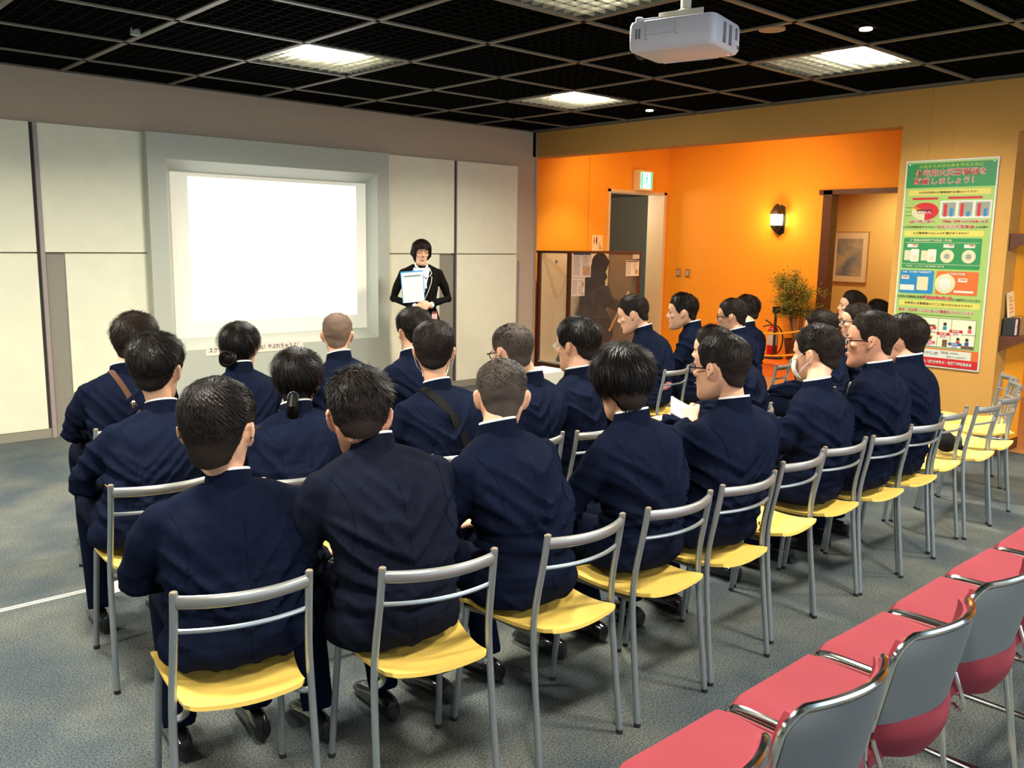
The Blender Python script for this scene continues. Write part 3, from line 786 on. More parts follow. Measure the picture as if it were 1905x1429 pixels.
def ring(c, rx, ry, n=28, tilt=0.0, sq=2.3):
    out = []
    for j in range(n):
        a = 2*PI*j/n; ca, sa = math.cos(a), math.sin(a)
        x = rx*math.copysign(abs(ca)**(2/sq), ca); y = ry*math.copysign(abs(sa)**(2/sq), sa)
        out.append((c[0]+x, c[1]+y*math.cos(tilt), c[2]+y*math.sin(tilt)))
    return out

def glasses(par, hm, thick=.0022, m=None):
    m = m or M_glasses
    r = MB()
    for s in (-1, 1):
        pts = [(s*(.033+.025*math.cos(a)*(1.0)), .099-.010*abs(math.cos(a))*(1 if math.cos(a)*1 > 0 else 0), .000+.017*math.sin(a)*(1.0)) for a in [2*PI*k/14 for k in range(14)]]
        r.tube(pts+[pts[0]], thick, 6)
        r.tube([(s*.058, .090, .006), (s*.077, .080, .007), (s*.081, .02, .006), (s*.082, -.006, .004), (s*.081, -.022, -.012)], thick*1.25, 6, flat=.6)
    r.tube([(-.009, .101, .004), (0, .104, .006), (.009, .101, .004)], thick, 6)
    r.xf(hm); o = r.build('glasses', m, par, smooth='auto')
    l = MB()
    for s in (-1, 1): l.ell((s*.033, .096, 0), (.024, .0012, .0165), rot=(0, 0, R(-s*10)), nu=12, nv=6)
    l.xf(hm); l.build('lens', M_lens, o, smooth=True)
def face_parts(par, hm, lips=True):
    e = MB()
    for s in (-1, 1): e.ell((s*.030, .0770, .002), (.0115, .0060, .0040), nu=10, nv=6)
    e.xf(hm); e.build('eyes', M_eye, par, smooth=True)
    b = MB()
    for s in (-1, 1): b.tube([(s*.013, .0915, .023), (s*.028, .0885, .0275), (s*.046, .074, .023)], [.0024, .003, .0016], 6)
    b.xf(hm); b.build('eyebrows', M_hair, par, smooth=True)
    if lips:
        q = MB(); q.ell((0, .0965, -.0575), (.019, .0035, .0032)); q.ell((0, .0935, -.0665), (.016, .004, .0038))
        q.xf(hm); q.build('lips', M_lip, par, smooth=True)
def face_mask(par, hm):
    g = MB(); n = 10; vs = []; fs = []
    for j in range(7):
        for i in range(n+1):
            u = -1+2*i/n; v = j/6; z = -.018 - .085*v
            y = .112 - .046*u*u - .020*max(0, v-.6)/.4 - (.006 if v < .2 else 0)
            x = .066*u*(1-.25*v)
            vs.append((x, y, z))
    for j in range(6):
        for i in range(n):
            a = j*(n+1)+i; fs.append((a, a+1, a+n+2, a+n+1))
    g.add(vs, fs); g.xf(hm); o = g.build('face_mask', M_mask, par, smooth=True)
    sd = o.modifiers.new('s', 'SOLIDIFY'); sd.thickness = .002
    s_ = MB()
    for s in (-1, 1):
        s_.tube([(s*.062, .068, -.022), (s*.076, .02, .008), (s*.080, -.008, .020), (s*.083, -.022, .002), (s*.079, -.010, -.026), (s*.072, .03, -.058), (s*.048, .060, -.092)], .0017, 6)
    s_.xf(hm); s_.build('mask_strap', M_white, o, smooth=True)

def jacket_wrinkle(me, seed, amp, zc, waist=.62):
    n = len(me.vertices); co = np.empty(n*3); me.vertices.foreach_get('co', co); co = co.reshape(-1, 3)
    no = np.empty(n*3); me.vertices.foreach_get('normal', no); no = no.reshape(-1, 3)
    out = co.copy()
    for i in range(n):
        x, y, z = co[i]
        s = 1 if x > 0 else -1
        # folds running diagonally from the armpits to the small of the back, and across at the waist
        p = Vector((x*3.2+seed*3.1, y*3.0, z*15 - s*x*13 + seed))
        a = 1-abs(noise.noise(p)*2.2)
        q = Vector((x*2.4+seed, y*2.5+9, z*26+seed*2))
        b = 1-abs(noise.noise(q)*2.2)
        wa = math.exp(-((z-(zc-.24))/.12)**2); wb = math.exp(-((z-waist)/.10)**2)
        wc = .35*sstep(zc+.02, zc-.12, z)
        big = noise.noise(Vector((x*5+seed, y*5, z*6)))*.004
        am = amp*(1-.72*sstep(.15, .22, abs(x)))
        h = am*((max(a, 0)**2-.35)*(wa+wc) + (max(b, 0)**2-.35)*wb*.8) + big*sstep(zc, zc-.1, z)
        out[i] += no[i]*h
    me.vertices.foreach_set('co', out.ravel()); me.update()

def seated(name, label, hip, rz, C, H, hyaw, hair, build=1.0, skin=0, extras=(), grp='seated students in navy uniforms', pitch=-6, arm='lap', coat=None, seed=1, female=False, feet=.30, slouch=1.0, vox=.0068, roll=0, hs=1.08):
    """C: centre of the collar top, H: head centre (both world)."""
    rz = R(rz); r = root('person', label, 'person', (hip[0], hip[1], 0), rz, grp)
    inv = Matrix.Rotation(-rz, 3, 'Z')
    c = inv @ (Vector(C)-Vector((hip[0], hip[1], 0))); h = inv @ (Vector(H)-Vector((hip[0], hip[1], 0)))
    hm = Matrix.Translation(h) @ Matrix.Rotation(R(hyaw)-rz, 4, 'Z') @ Matrix.Rotation(R(pitch), 4, 'X') @ Matrix.Rotation(R(roll), 4, 'Y') @ Matrix.Scale(hs, 4)
    nb = Vector((c.x, c.y, c.z-.048))            # neck base centre
    w = build
    z0 = .462
    def spine(t):
        return Vector((nb.x*sstep(0, 1, t), nb.y*max(t, 0)**1.2 - .050*slouch*math.sin(PI*max(t, 0)), z0+(nb.z-z0)*t))
    T = [(-.02,.165,.12),(.0,.192,.142),(.08,.196,.148),(.20,.180,.134),(.34,.168,.122),(.50,.176,.122),(.64,.190,.124),(.76,.198,.122),(.84,.193,.114),(.90,.168,.100),(.945,.120,.084),(.98,.078,.072),(1.0,.066,.066)]
    j = MB()
    rings = []
    lean = math.atan2(nb.y, nb.z-z0)
    for t, rx, ry in T:
        p = spine(t); rings.append(ring(p, rx*w, ry*(.5+.5*w), tilt=-lean*.6*t))
    j.loft(rings)
    sh = spine(.845); hands = []
    fr = 1
    arms = []
    for s in (-1, 1):
        S = Vector((sh.x+s*.172*w, sh.y+.0, sh.z-.012))
        if arm == 'lap': E = Vector((s*.218*w+nb.x*.3, sh.y*.5+.10, .655)); Wp = Vector((s*.10, .30, .60))
        elif arm == 'paper' and s == -1: E = Vector((-.20*w, sh.y*.5+.17, .74)); Wp = Vector((.10, .22, .86))
        elif arm == 'paper': E = Vector((.235*w, .13, .66)); Wp = Vector((.10, .33, .66))
        elif arm == 'knees': E = Vector((s*.235*w+nb.x*.3, .20, .67)); Wp = Vector((s*.10, .42, .60))
        else: E = Vector((s*.245*w, sh.y*.5+.05, .66)); Wp = Vector((s*.12, .27, .58))
        arms.append((S, E, Wp))
        j.ell(S, (.056*w, .060*w, .058*w), nu=16, nv=10)
        j.tube([S, S.lerp(E, .35)+Vector((s*.012, -.004, 0)), S.lerp(E, .75)+Vector((s*.006, 0, 0)), E, E.lerp(Wp, .18), E.lerp(Wp, .6), E.lerp(Wp, .98)], [.058*w, .058*w, .052*w, .048*w, .049*w, .043*w, .037*w], 14)
        j.ell(E, (.047*w,)*3)
    j.ell(spine(.70)+Vector((0, .03, 0)), (.16*w, .11, .13), nu=18, nv=12)
    # shoulder yoke so the line from neck to shoulder slopes smoothly
    for s in (-1, 1):
        j.tube([spine(.95)+Vector((s*.03, -.005, 0)), spine(.9)+Vector((s*.09*w, -.004, -.0)), arms[(s+1)//2][0]+Vector((-s*.01, 0, .008))], [.050, .052*w, .048*w], 14)
    jm = remesh(j, .010, 3, .6); jacket_wrinkle(jm, seed*1.37, .024, nb.z)
    mobj(jm, 'jacket', coat or M_navy, r)
    jb = BVHTree.FromPolygons([v.co.copy() for v in jm.vertices], [tuple(p.vertices) for p in jm.polygons])
    sm_ = MB()
    for s in (-1, 1):
        pts = []
        for k in range(15):
            t = k/14; A = arms[(s+1)//2][0]
            px_ = A.x - s*(.010 + .030*math.sin(PI*t*.9)); pz = A.z + .050 - .19*t
            h_ = jb.ray_cast(Vector((px_, -1, pz)), Vector((0, 1, 0)))
            if h_[0]: pts.append(h_[0]+h_[1]*.0006)
        if len(pts) > 3: sm_.tube(pts, .0013, 5)
    pts = []
    for k in range(30):
        h_ = jb.ray_cast(Vector((nb.x*(1-k/30), -1, nb.z-.05-.016*k)), Vector((0, 1, 0)))
        if h_[0]: pts.append(h_[0]+h_[1]*.0003)
    if len(pts) > 3: sm_.tube(pts, .0010, 5)
    sm_.build('jacket_seams', M_trouser, r, smooth=True)
    # stand-up collar with the white liner peeping above
    tiltc = R(-14) - lean*.35
    def cring(rx, ry, dz, n=28): return ring((nb.x, nb.y+dz*.0 , nb.z+dz), rx, ry, n, tilt=tiltc, sq=2.0)
    q = MB(); q.loft([cring(.080, .082, -.034), cring(.071, .073, -.006), cring(.066, .068, .022), cring(.063, .065, .037), cring(.059, .061, .037), cring(.057, .059, .0)], False)
    col = q.build('collar', coat or M_navy, r, smooth='auto')
    q = MB(); q.loft([cring(.0605, .063, .020), cring(.0600, .0625, .0435), cring(.0570, .0595, .0450), cring(.0555, .057, .02)], False)
    q.build('collar_liner', M_white, r, smooth='auto')
    # body
    b = MB(); n0 = 0
    head_mb(b, female); b.xf(hm)
    sk = hm @ Vector((0, -.032, -.030))
    b.tube([nb+Vector((0, .004, -.06)), nb+Vector((0, .004, .01)), (nb+Vector((0, .004, .02))).lerp(sk, .55), sk], [.042, .050, .0495, .053*hs], 18)
    b.loft([ring(spine(t), rx*w*.82, ry*.80) for t, rx, ry in T[1:11]])
    for (S, E, Wp), s in zip(arms, (-1, 1)):
        b.tube([S, E, Wp, Wp+(Wp-E).normalized()*.02], [.038, .034, .024, .023], 10)
        d = (Wp-E).normalized()
        if arm == 'paper' and s == -1: hand_mb(b, Wp+d*.02, E, Vector((.35, .8, .35)), Vector((-.8, .1, .5)), 1, curl=.7)
        else: hand_mb(b, Wp+d*.02, E, Vector((-s*.35, .9, -.12)), Vector((0, .1, 1)), -s, curl=.55)
    for s in (-1, 1):
        b.tube([(s*.085, 0, .525), (s*.115, .40, .505), (s*.115, feet+.02, .10)], [.058, .045, .032], 12)
    bm_ = remesh(b, vox, 2, .5)
    body = mobj(bm_, 'body', SKINS[skin], r)
    # trousers
    t = MB(); t.ell((0, .01, .525), (.172, .135, .085), nu=20, nv=12)
    for s in (-1, 1):
        t.tube([(s*.085, .0, .525), (s*.10, .2, .522), (s*.115, .385, .512), (s*.116, .425, .46), (s*.117, .36, .28), (s*.118, feet, .09)], [.086, .080, .068, .062, .056, .052], 16)
    tm = remesh(t, .013, 3, .6); mobj(tm, 'trousers', M_trouser, r)
    for s in (-1, 1):
        sh_ = MB()
        rg = []
        for v, hw, zt in ((-.085,.012,.05),(-.08,.027,.070),(-.05,.034,.078),(.0,.036,.080),(.05,.036,.066),(.10,.040,.052),(.14,.042,.046),(.175,.034,.036),(.190,.012,.022)):
            rg.append([(s*.118+hw*math.cos(a), feet+v+.01, .004+max(0, zt*.5+zt*.5*math.sin(a))) for a in [2*PI*k/14 for k in range(14)]])
        sh_.loft(rg); sh_.build('shoe', M_shoe, r, smooth='auto')
    hk = dict(hair); hk.setdefault('seed', seed); make_hair(r, hm, **{k: v for k, v in hk.items() if k not in ('bun', 'tail')})
    hmat = hair.get('m', M_hair)
    if hair.get('bun'):
        q = MB(); q.ell((0, -.115, -.045), (.040, .034, .038), nu=20, nv=14)
        for k in range(3): q.tube([(0, -.115-.0, -.045)] and [(.034*math.cos(a)*(1-.2*k), -.118-.012*k+.014*math.sin(a+k), -.045+.033*math.sin(a)) for a in [2*PI*i/14 for i in range(15)]], .009, 8)
        q.xf(hm); q.build('hair_bun', M_hair, r, smooth='auto')
    if hair.get('tail'):
        q = MB(); q.ell((0, -.112, -.050), (.017, .016, .017)); q.tube([(0, -.112, -.05), (0, -.128, -.085), (0, -.118, -.125), (0, -.10, -.155)], [.017, .026, .022, .006], 14)
        q.xf(hm); q.build('ponytail', M_hair, r, smooth='auto')
        q = MB(); q.tube([(.019*math.cos(a), -.112+.016*math.sin(a)*.4, -.052+.019*math.sin(a)) for a in [2*PI*i/12 for i in range(13)]], .004, 8)
        q.xf(hm); q.build('hair_tie', mat('navy_hair_tie', (.02,.03,.06), .4), r, smooth='auto')
    for e in extras:
        if e == 'glasses': glasses(r, hm)
        elif e == 'wire': glasses(r, hm, .0011, M_silver)
        elif e == 'mask': face_mask(r, hm)
        elif e == 'face': face_parts(r, hm)
        elif e == 'button':
            q = MB()
            for k in range(5): 
                y_ = nb.z-.05-.075*k
                ht = jb.ray_cast(Vector((nb.x*.8, 1.0, y_)), Vector((0, -1, 0)))
                if ht[0]: q.ell(ht[0]+Vector((0, .002, 0)), (.009, .004, .009))
            q.build('brass_buttons', M_gold, r, smooth=True)
    r['_'] = 0; del r['_']
    return r, hm, jb, arms, nb, spine

HS = dict(style='short', top=.014, side=.005, fade=.18, strand=.016, n=4500, spiky=.45)
HM = dict(style='short', top=.022, side=.010, fade=.05, strand=.030, n=4200, spiky=.7)
HL = dict(style='long', top=.020, side=.014, fade=.0, strand=.050, n=4200, spiky=.25)
HZ = dict(style='short', top=.006, side=.003, fade=.62, strand=.005, n=4200, spiky=.9, scalp=M_scalpbuzz)
HF = dict(style='short', top=.013, side=.003, fade=.5, strand=.012, n=3200, spiky=.5)
HG = dict(style='girl', top=.012, side=.010, fade=.0, strand=.055, n=3800, spiky=.0)
def H_(b, **k): d = dict(b); d.update(k); return d
PEOPLE = {}
def P(k, *a, **kw):
    PEOPLE[k] = seated(k, *a, **kw)
P('R1', 'student in navy uniform nearest the camera, round cowlick on cropped black hair, glasses edge showing', (1.02,2.27), -12, (1.056,2.371,0.946), (1.037,2.388,1.050), -40, H_(HS, n=11000, fade=.10, nape=-.020, whorl=(-.004,-.062)), build=1.10, extras=('glasses','face'), seed=3, vox=.006, pitch=-8, hs=1.22)
P('R2', 'student in dark uniform second in the back row, spiky tousled hair, both ears showing', (1.42,2.09), -8, (1.428,2.197,1.031), (1.416,2.245,1.067), -30, H_(HM, n=7000, top=.02, spiky=1.0, strand=.026, fade=.15, nape=-.010), build=1.06, coat=M_navy2, seed=5, skin=1, vox=.006, pitch=-22, slouch=1.4, hs=1.12)
P('R3', 'close-cropped student with prominent ears in the middle of the back row', (1.90,2.04), 0, (1.875,2.142,1.027), (1.937,2.192,1.079), -38, H_(HZ, n=12000, top=.009, fade=.5, scalp=M_scalpcrop, strand=.008, m=M_hair), build=.98, seed=7, vox=.006, pitch=-14, slouch=1.2, hs=1.08)
P('R4', 'student with longer smooth black hair in the back row, left ear showing', (2.44,2.02), 0, (2.468,2.073,1.003), (2.470,2.125,1.085), -22, H_(HL, n=7000), build=1.02, seed=9, vox=.006, pitch=-14, hs=1.10)
P('R5', 'student in black glasses holding a white paper in the back row', (2.86,2.0), -10, (2.945,1.959,1.018), (2.916,2.009,1.122), 2, H_(HS, top=.012, side=.004, fade=.3, n=6500, whorl=(.02,-.05)), build=1.06, extras=('glasses','face'), arm='paper', seed=11, vox=.005, pitch=-4, slouch=.9, hs=1.10)
P('R6', 'student wearing a white face mask in the back row at right', (3.68,2.05), 5, (3.770,2.065,1.002), (3.843,2.119,1.099), 2, H_(HS, top=.016, side=.009, fade=.1, n=5000), build=1.0, extras=('mask',), seed=13, hs=1.10)
P('R7', 'smiling student in black glasses seen in profile at the right of the back row', (4.10,2.02), 5, (4.200,1.984,1.058), (4.198,2.037,1.148), 26, H_(HF, n=4500, top=.02), build=1.02, extras=('glasses','face','button'), seed=15, vox=.005, pitch=-3, skin=1, hs=1.12)
P('R8', 'last student of the back row, head half hidden by the smiling one', (4.50,2.03), 5, (4.602,2.014,1.057), (4.637,2.069,1.114), -6, H_(HM, n=3500, spiky=.3, strand=.02), build=1.0, seed=17, hs=1.08)
P('Q1', 'student in the middle row at left, pale crown in swirling black hair', (1.15,3.36), -8, (1.281,3.473,0.963), (1.288,3.518,1.070), -40, H_(HM, n=6500, spiky=.6, whorl=(.0,-.03)), build=1.02, seed=19, hs=1.12)
P('Q2', 'girl with a low ponytail and tied black hair in the middle row', (1.57,3.10), -6, (1.723,3.209,0.949), (1.761,3.256,1.016), -38, H_(HG, tail=1, n=5000), build=.98, seed=21, female=True, extras=(), hs=1.06)
P('Q3', 'student with a wide black bag strap over the back and a mask, middle row', (2.30,3.02), 0, (2.372,3.125,0.990), (2.397,3.174,1.101), -40, H_(HS, top=.018, side=.012, fade=.05, n=5500), build=1.08, extras=('mask',), seed=23, hs=1.10)
P('Q4', 'student with shaved sides and glasses in the middle row, turned left', (2.72,2.98), 0, (2.791,2.967,1.011), (2.723,3.014,1.093), -4, H_(HF, n=4500, fade=1.0, scalp=M_scalpcrop), build=.95, extras=('glasses',), seed=25, pitch=-12, hs=1.05)
P('Q5', 'student with shiny black bowl hair and thin glasses in the middle row', (3.06,2.98), 8, (3.129,2.980,1.004), (3.168,3.029,1.093), 8, H_(HL, n=5000, style='short', top=.020, side=.014, strand=.035, spiky=.25), build=.92, extras=('wire',), seed=27, hs=1.08)
P('Q6', 'bent student in the middle row hidden behind the one holding a paper', (4.15,2.85), 25, (4.361,2.881,0.984), (4.171,2.937,1.009), 20, H_(HM, n=2500), build=1.05, seed=29, slouch=1.6, hs=1.05)
P('Q7', 'black-haired student behind the mask wearer, slightly turned left', (5.50,2.99), 10, (5.655,3.077,0.942), (5.705,3.134,1.027), 8, H_(HS, n=3000, top=.018, side=.008), build=.95, seed=31, hs=1.08)
P('Q8', 'student in thin glasses in left profile at right, behind the smiling one', (6.15,3.09), 10, (6.254,3.112,0.978), (6.283,3.170,1.056), 38, H_(HF, n=3000, top=.018), build=.95, extras=('glasses','face'), seed=33, hs=1.06)
P('P1', 'student at the left end of the front row with a brown strap across the back', (1.42,4.34), -5, (1.471,4.453,0.984), (1.549,4.498,1.065), -40, H_(HL, style='short', top=.026, side=.014, n=4500, strand=.035, spiky=.5, m=M_hairbrown), build=1.0, seed=35, hs=1.12)
P('P2', 'girl with a low bun in the front row before the screen', (1.87,4.09), -5, (1.948,4.201,0.979), (1.977,4.247,1.038), -52, H_(HG, bun=1), build=.88, seed=37, female=True, hs=1.04)
P('P3', 'student with shaved brownish hair in the front row before the screen', (2.42,3.99), 0, (2.460,4.098,1.010), (2.482,4.146,1.085), -34, H_(HZ, n=4500), build=.92, seed=39, hs=1.02)
P('P4', 'black-haired student in the front row just below the presenter', (2.88,3.99), 0, (2.930,4.096,0.992), (2.977,4.144,1.072), -12, H_(HM, n=3500, spiky=.5), build=.95, seed=41, hs=1.06)
P('P5', 'student leaning forward in left profile before the display case', (4.95,4.02), 20, (5.143,4.236,1.000), (5.086,4.299,1.077), 34, H_(HS, n=3500, top=.018, side=.008), build=1.0, extras=('face',), seed=43, pitch=-18, arm='knees', slouch=1.5, hs=1.12)
P('P6', 'student in left profile against the orange wall, brushed-up hair', (5.45,3.99), 15, (5.531,4.083,1.025), (5.468,4.138,1.088), 38, H_(HM, n=3500, top=.02, side=.008), build=.95, extras=('face',), seed=45, pitch=-6, hs=1.08)
P('P7', 'student in black-framed glasses in the front row at right', (5.75,3.79), 15, (5.827,3.881,0.975), (5.822,3.937,1.055), 26, H_(HS, n=3500, top=.02, side=.012, fade=0), build=.95, extras=('glasses','face'), seed=47, hs=1.06)
P('P8', 'dark-haired student half hidden behind the one in black-framed glasses', (6.22,4.14), 10, (6.447,4.201,0.970), (6.511,4.256,1.046), 0, H_(HM, n=2500, top=.018), build=.98, seed=49, hs=1.06)
P('P9', 'student with flat-topped hair in left profile beside the brown doorway', (7.38,3.70), 12, (7.514,3.775,0.991), (7.495,3.834,1.077), 42, H_(HF, n=3000, top=.026), build=.9, extras=('face',), seed=51, pitch=2, hs=1.04)
P('P10', 'student at far right of the front group, only dark hair showing', (7.85,3.69), 10, (7.991,3.769,0.980), (7.993,3.833,0.993), -5, H_(HM, n=2500, top=.016), build=.9, seed=53, hs=1.02)
# ------------------------------------------------------------------ presenter
def presenter():
    x, y = 5.09, 6.95; rz = R(-128)
    rz = R(-128-90+90)  # facing the audience
    r = root('person', 'presenter standing by the screen in a black suit with white piping, holding a folder', 'person', (x, y, 0), rz)
    # local: +Y is where she faces, image right is her left = local -X
    rz2 = R(150)
    r.rotation_euler = (0, 0, rz2)      # facing azimuth 240 deg
    H = Vector((0, .015, 1.475)); hm = Matrix.Translation(H) @ Matrix.Rotation(R(6), 4, 'Z') @ Matrix.Rotation(R(-3), 4, 'X') @ Matrix.Rotation(R(-4), 4, 'Y') @ Matrix.Scale(.97, 4)
    j = MB()
    J = [(.775,.195,.145),(.80,.192,.142),(.88,.172,.125),(.97,.142,.105),(1.03,.140,.105),(1.12,.160,.122),(1.20,.168,.125),(1.27,.172,.105),(1.305,.155,.088),(1.335,.105,.07),(1.355,.062,.055)]
    j.loft([ring((0, 0 if z < 1.2 else -.01, z), rx, ry) for z, rx, ry in J])
    hands = {}
    for s in (-1, 1):
        S = Vector((s*.165, -.01, 1.275)); E = Vector((s*.262, -.02, 1.04)); Wp = Vector((s*.062, .17, .99 if s < 0 else .975))
        j.ell(S, (.052, .055, .052)); j.tube([S, S.lerp(E, .5)+Vector((s*.012,0,0)), E, E.lerp(Wp, .5), E.lerp(Wp, .93)], [.050, .045, .040, .036, .031], 14); j.ell(E, (.040,)*3)
        j.tube([Vector((s*.05, -.012, 1.335)), S+Vector((-s*.02, 0, .012))], [.046, .044], 12)
        hands[s] = (S, E, Wp)
    jm = remesh(j, .009, 3, .6); jacket_wrinkle(jm, 4.4, .004, 1.33, .98)
    mobj(jm, 'jacket', M_black, r)
    jb = BVHTree.FromPolygons([v.co.copy() for v in jm.vertices], [tuple(p.vertices) for p in jm.polygons])
    def front(px, pz, off=.004):
        h = jb.ray_cast(Vector((px, 1, pz)), Vector((0, -1, 0)))
        return (h[0] + Vector((0, off, 0))) if h[0] else Vector((px, .12+off, pz))
    # blouse V, bow
    b = MB(); n = 12
    for (za, zb) in ((1.02, 1.335),):
        vs = []; fs = []
        for k in range(n+1):
            z = za+(zb-za)*k/n; hw = .004+.075*(k/n)**1.2
            for u in (-1, -.33, .33, 1): vs.append(front(hw*u, min(z, 1.33), .003) + Vector((0, 0, max(0, z-1.33))))
        for k in range(n):
            for i in range(3): a = k*4+i; fs.append((a, a+4, a+5, a+1))
        b.add(vs, fs)
    b.build('blouse', M_white, r, smooth=True)
    c = MB()
    for s in (-1, 1):
        c.tube([(s*.055, -.02, 1.375), (s*.058, .03, 1.355), (s*.02, .085, 1.31)], [.008, .018, .016], 8, flat=.35)
        p = front(0, 1.255, .02); c.tube([p, p+Vector((s*.035, .008, .012)), p+Vector((s*.055, .0, -.004))], [.010, .022, .014], 10, flat=.4)
        c.tube([p, p+Vector((s*.018, .010, -.05)), p+Vector((s*.022, .006, -.11))], [.010, .018, .020], 10, flat=.35)
    c.build('bow', M_white, r, smooth='auto')
    for s in (-1, 1):
        l = MB()
        pts = [front(s*.020, 1.035, .007), front(s*.055, 1.12, .009), front(s*.085, 1.20, .009), front(s*.092, 1.255, .009), front(s*.072, 1.262, .009), front(s*.092, 1.285, .008), front(s*.078, 1.325, .008), front(s*.060, 1.345, .006)]
        l.tube(pts, .0027, 6); l.build('lapel_piping', M_white, r, smooth='auto')
    # skirt
    sk = MB(); sk.loft([ring((0,0,z), rx, ry) for z, rx, ry in ((.48,.185,.15),(.6,.19,.145),(.75,.182,.135),(.84,.165,.12))]); sk.build('skirt', M_black, r, smooth='auto')
    for s in (-1, 1):
        q = MB(); rg = []
        for v, hw, zt in ((-.07,.012,.06),(-.06,.024,.075),(-.02,.028,.06),(.03,.030,.05),(.08,.034,.04),(.12,.030,.035),(.14,.010,.02)):
            rg.append([(s*.075+hw*math.cos(a), v+.01, .003+max(0, zt*.5+zt*.5*math.sin(a))) for a in [2*PI*k/12 for k in range(12)]])
        q.loft(rg); q.build('shoe', M_shoe, r, smooth='auto')
    # body
    b = MB(); head_mb(b, True); b.xf(hm)
    b.tube([(0, -.01, 1.30), (0, -.012, 1.345), hm @ Vector((0, -.03, -.04))], [.055, .045, .047], 16)
    b.loft([ring((0, 0, z), rx*.84, ry*.82) for z, rx, ry in J[1:10]])
    for s, (S, E, Wp) in hands.items(): b.tube([S, E, Wp], [.036, .030, .022], 10)
    # clasped hands at the waist
    hand_mb(b, hands[-1][2]+Vector((.0, .012, 0)), None, Vector((.95, .28, .0)), Vector((-.25, .95, .25)), 1, curl=.85, scale=.88)
    hand_mb(b, hands[1][2]+Vector((0, .012, 0)), None, Vector((-.95, .35, .06)), Vector((.25, .95, .2)), -1, curl=.75, scale=.88)
    for s in (-1, 1): b.tube([(s*.08, 0, .82), (s*.078, .01, .45), (s*.075, -.005, .27), (s*.075, -.01, .06)], [.075, .052, .048, .030], 14)
    bm_ = remesh(b, .0042, 1, .5); mobj(bm_, 'body', SKINS[0], r)
    face_parts(r, hm)
    make_hair(r, hm, style='bob', top=.018, side=.014, fade=0, strand=.030, n=6000, spiky=.12, seed=77, m=M_hairbrown)
    f = MB()
    for k in range(11):
        a = R(-48+9.6*k); f.tube([hm @ Vector((.05*math.sin(a*.6), .060, .100)), hm @ Vector((.070*math.sin(a), .034+.062*math.cos(a), .066)), hm @ Vector((.076*math.sin(a), .028+.064*math.cos(a), .044+.008*math.cos(a)-.02*abs(math.sin(a))))], [.007, .009, .004], 7)
    f.build('fringe', M_hairbrown, r, smooth='auto')
    for s in (-1, 1):
        w = hands[s][2]; q = MB(); q.tube([w+Vector((s*.022, -.01, .0)), w+Vector((s*.006, .004, 0))], [.031, .029], 14); q.build('shirt_cuff', M_white, r, smooth='auto')
    # name badge on the hip
    r2 = root('name_badge', 'pink name badge hanging at the hip of the presenter', 'badge')
    r2.parent = None; mw = Matrix.Translation((x, y, 0)) @ Matrix.Rotation(rz2, 4, 'Z')
    p = mw @ front(-.115, .875, .012)
    r2.location = p; r2.rotation_euler = (0, 0, rz2 )
    MB().box((-.026, 0, -.05), (.026, .003, .03)).build('card', mat('pink_card', (.75,.40,.36), .5), r2)
    MB().box((-.022, -.002, .03), (.022, .004, .05)).build('clip', mat('red_clip', (.3,.05,.05), .5), r2)
    # folder in the crook of her right arm
    fr = root('folder', 'white document folder with blue edge held against the chest of the presenter', 'folder', mw @ Vector((.098, .168, 1.165)), rz2)
    fr.rotation_euler = (R(-6), R(5), rz2)
    MB().box((-.105, -.006, -.15), (.105, .004, .145), ).build('cover', mat('blue_folder_edge', (.06,.30,.62), .4), fr)
    MB().box((-.100, .004, -.148), (.099, .008, .134)).build('sheet', mat('white_sheet', (.78,.84,.84), .5), fr)
    MB().box((-.082, .008, .098), (.075, .011, .106)).build('clip_bar', mat('grey_bar', (.18,.2,.22), .4), fr)
    return r
presenter()

# ------------------------------------------------------------------ things carried by the students
def strap_on(key, name, label, m, width, a_from, a_to, side=1, thick=.004, bag=True, buckle=False):
    """strap lying on the jacket: a closed plane loop from one shoulder to the other hip"""
    r0, hm, jb, arms, nb, spine = PEOPLE[key]
    r = root(name, label, 'bag', tuple(r0.location), r0.rotation_euler.z)
    sh = spine(.93) + Vector((side*a_from, 0, .02)); hp = spine(.12) + Vector((-side*a_to, .0, 0))
    c = (sh+hp)/2; ax = (sh-hp).normalized(); nrm = Vector((0, -1, 0)); 
    b = MB(); N = 40; pts = []; ns = []
    for k in range(N):
        a = 2*PI*k/N; d = ax*math.cos(a)*1.0 + nrm*math.sin(a)*.55
        o = c + ax*math.cos(a)*.75 + nrm*math.sin(a)*.75
        dd = (c + ax*math.cos(a)*.22 - o).normalized()
        h = jb.ray_cast(o, dd)
        p = h[0]+h[1]*thick if h[0] else c + d*.3
        pts.append(p); ns.append(h[1] if h[0] else -dd)
    # keep the back half and the top of the shoulder
    vs = []; fs = []
    for k in range(N):
        t = (pts[(k+1) % N]-pts[k-1]).normalized(); s = t.cross(ns[k]).normalized()*width/2
        vs += [pts[k]-s, pts[k]+s, pts[k]+s-ns[k]*thick*.8, pts[k]-s-ns[k]*thick*.8]
    for k in range(N):
        a = k*4; e = ((k+1) % N)*4
        fs += [(a, a+1, e+1, e), (a+1, a+2, e+2, e+1), (a+2, a+3, e+3, e+2), (a+3, a, e, e+3)]
    b.add(vs, fs); b.build('strap', m, r, smooth='auto')
    if buckle:
        k = 8; q = MB(); q.ell(pts[k]+ns[k]*.003, (.011, .006, .016)); q.build('buckle', M_chrome, r, smooth=True)
    if bag:
        q = MB(); q.box((-.16, -.05, -.11), (.16, .05, .11)); q.xf(Matrix.Translation(hp+Vector((-side*.10, .16, -.02)))); q.build('bag_body', m, r, bevel=.02)
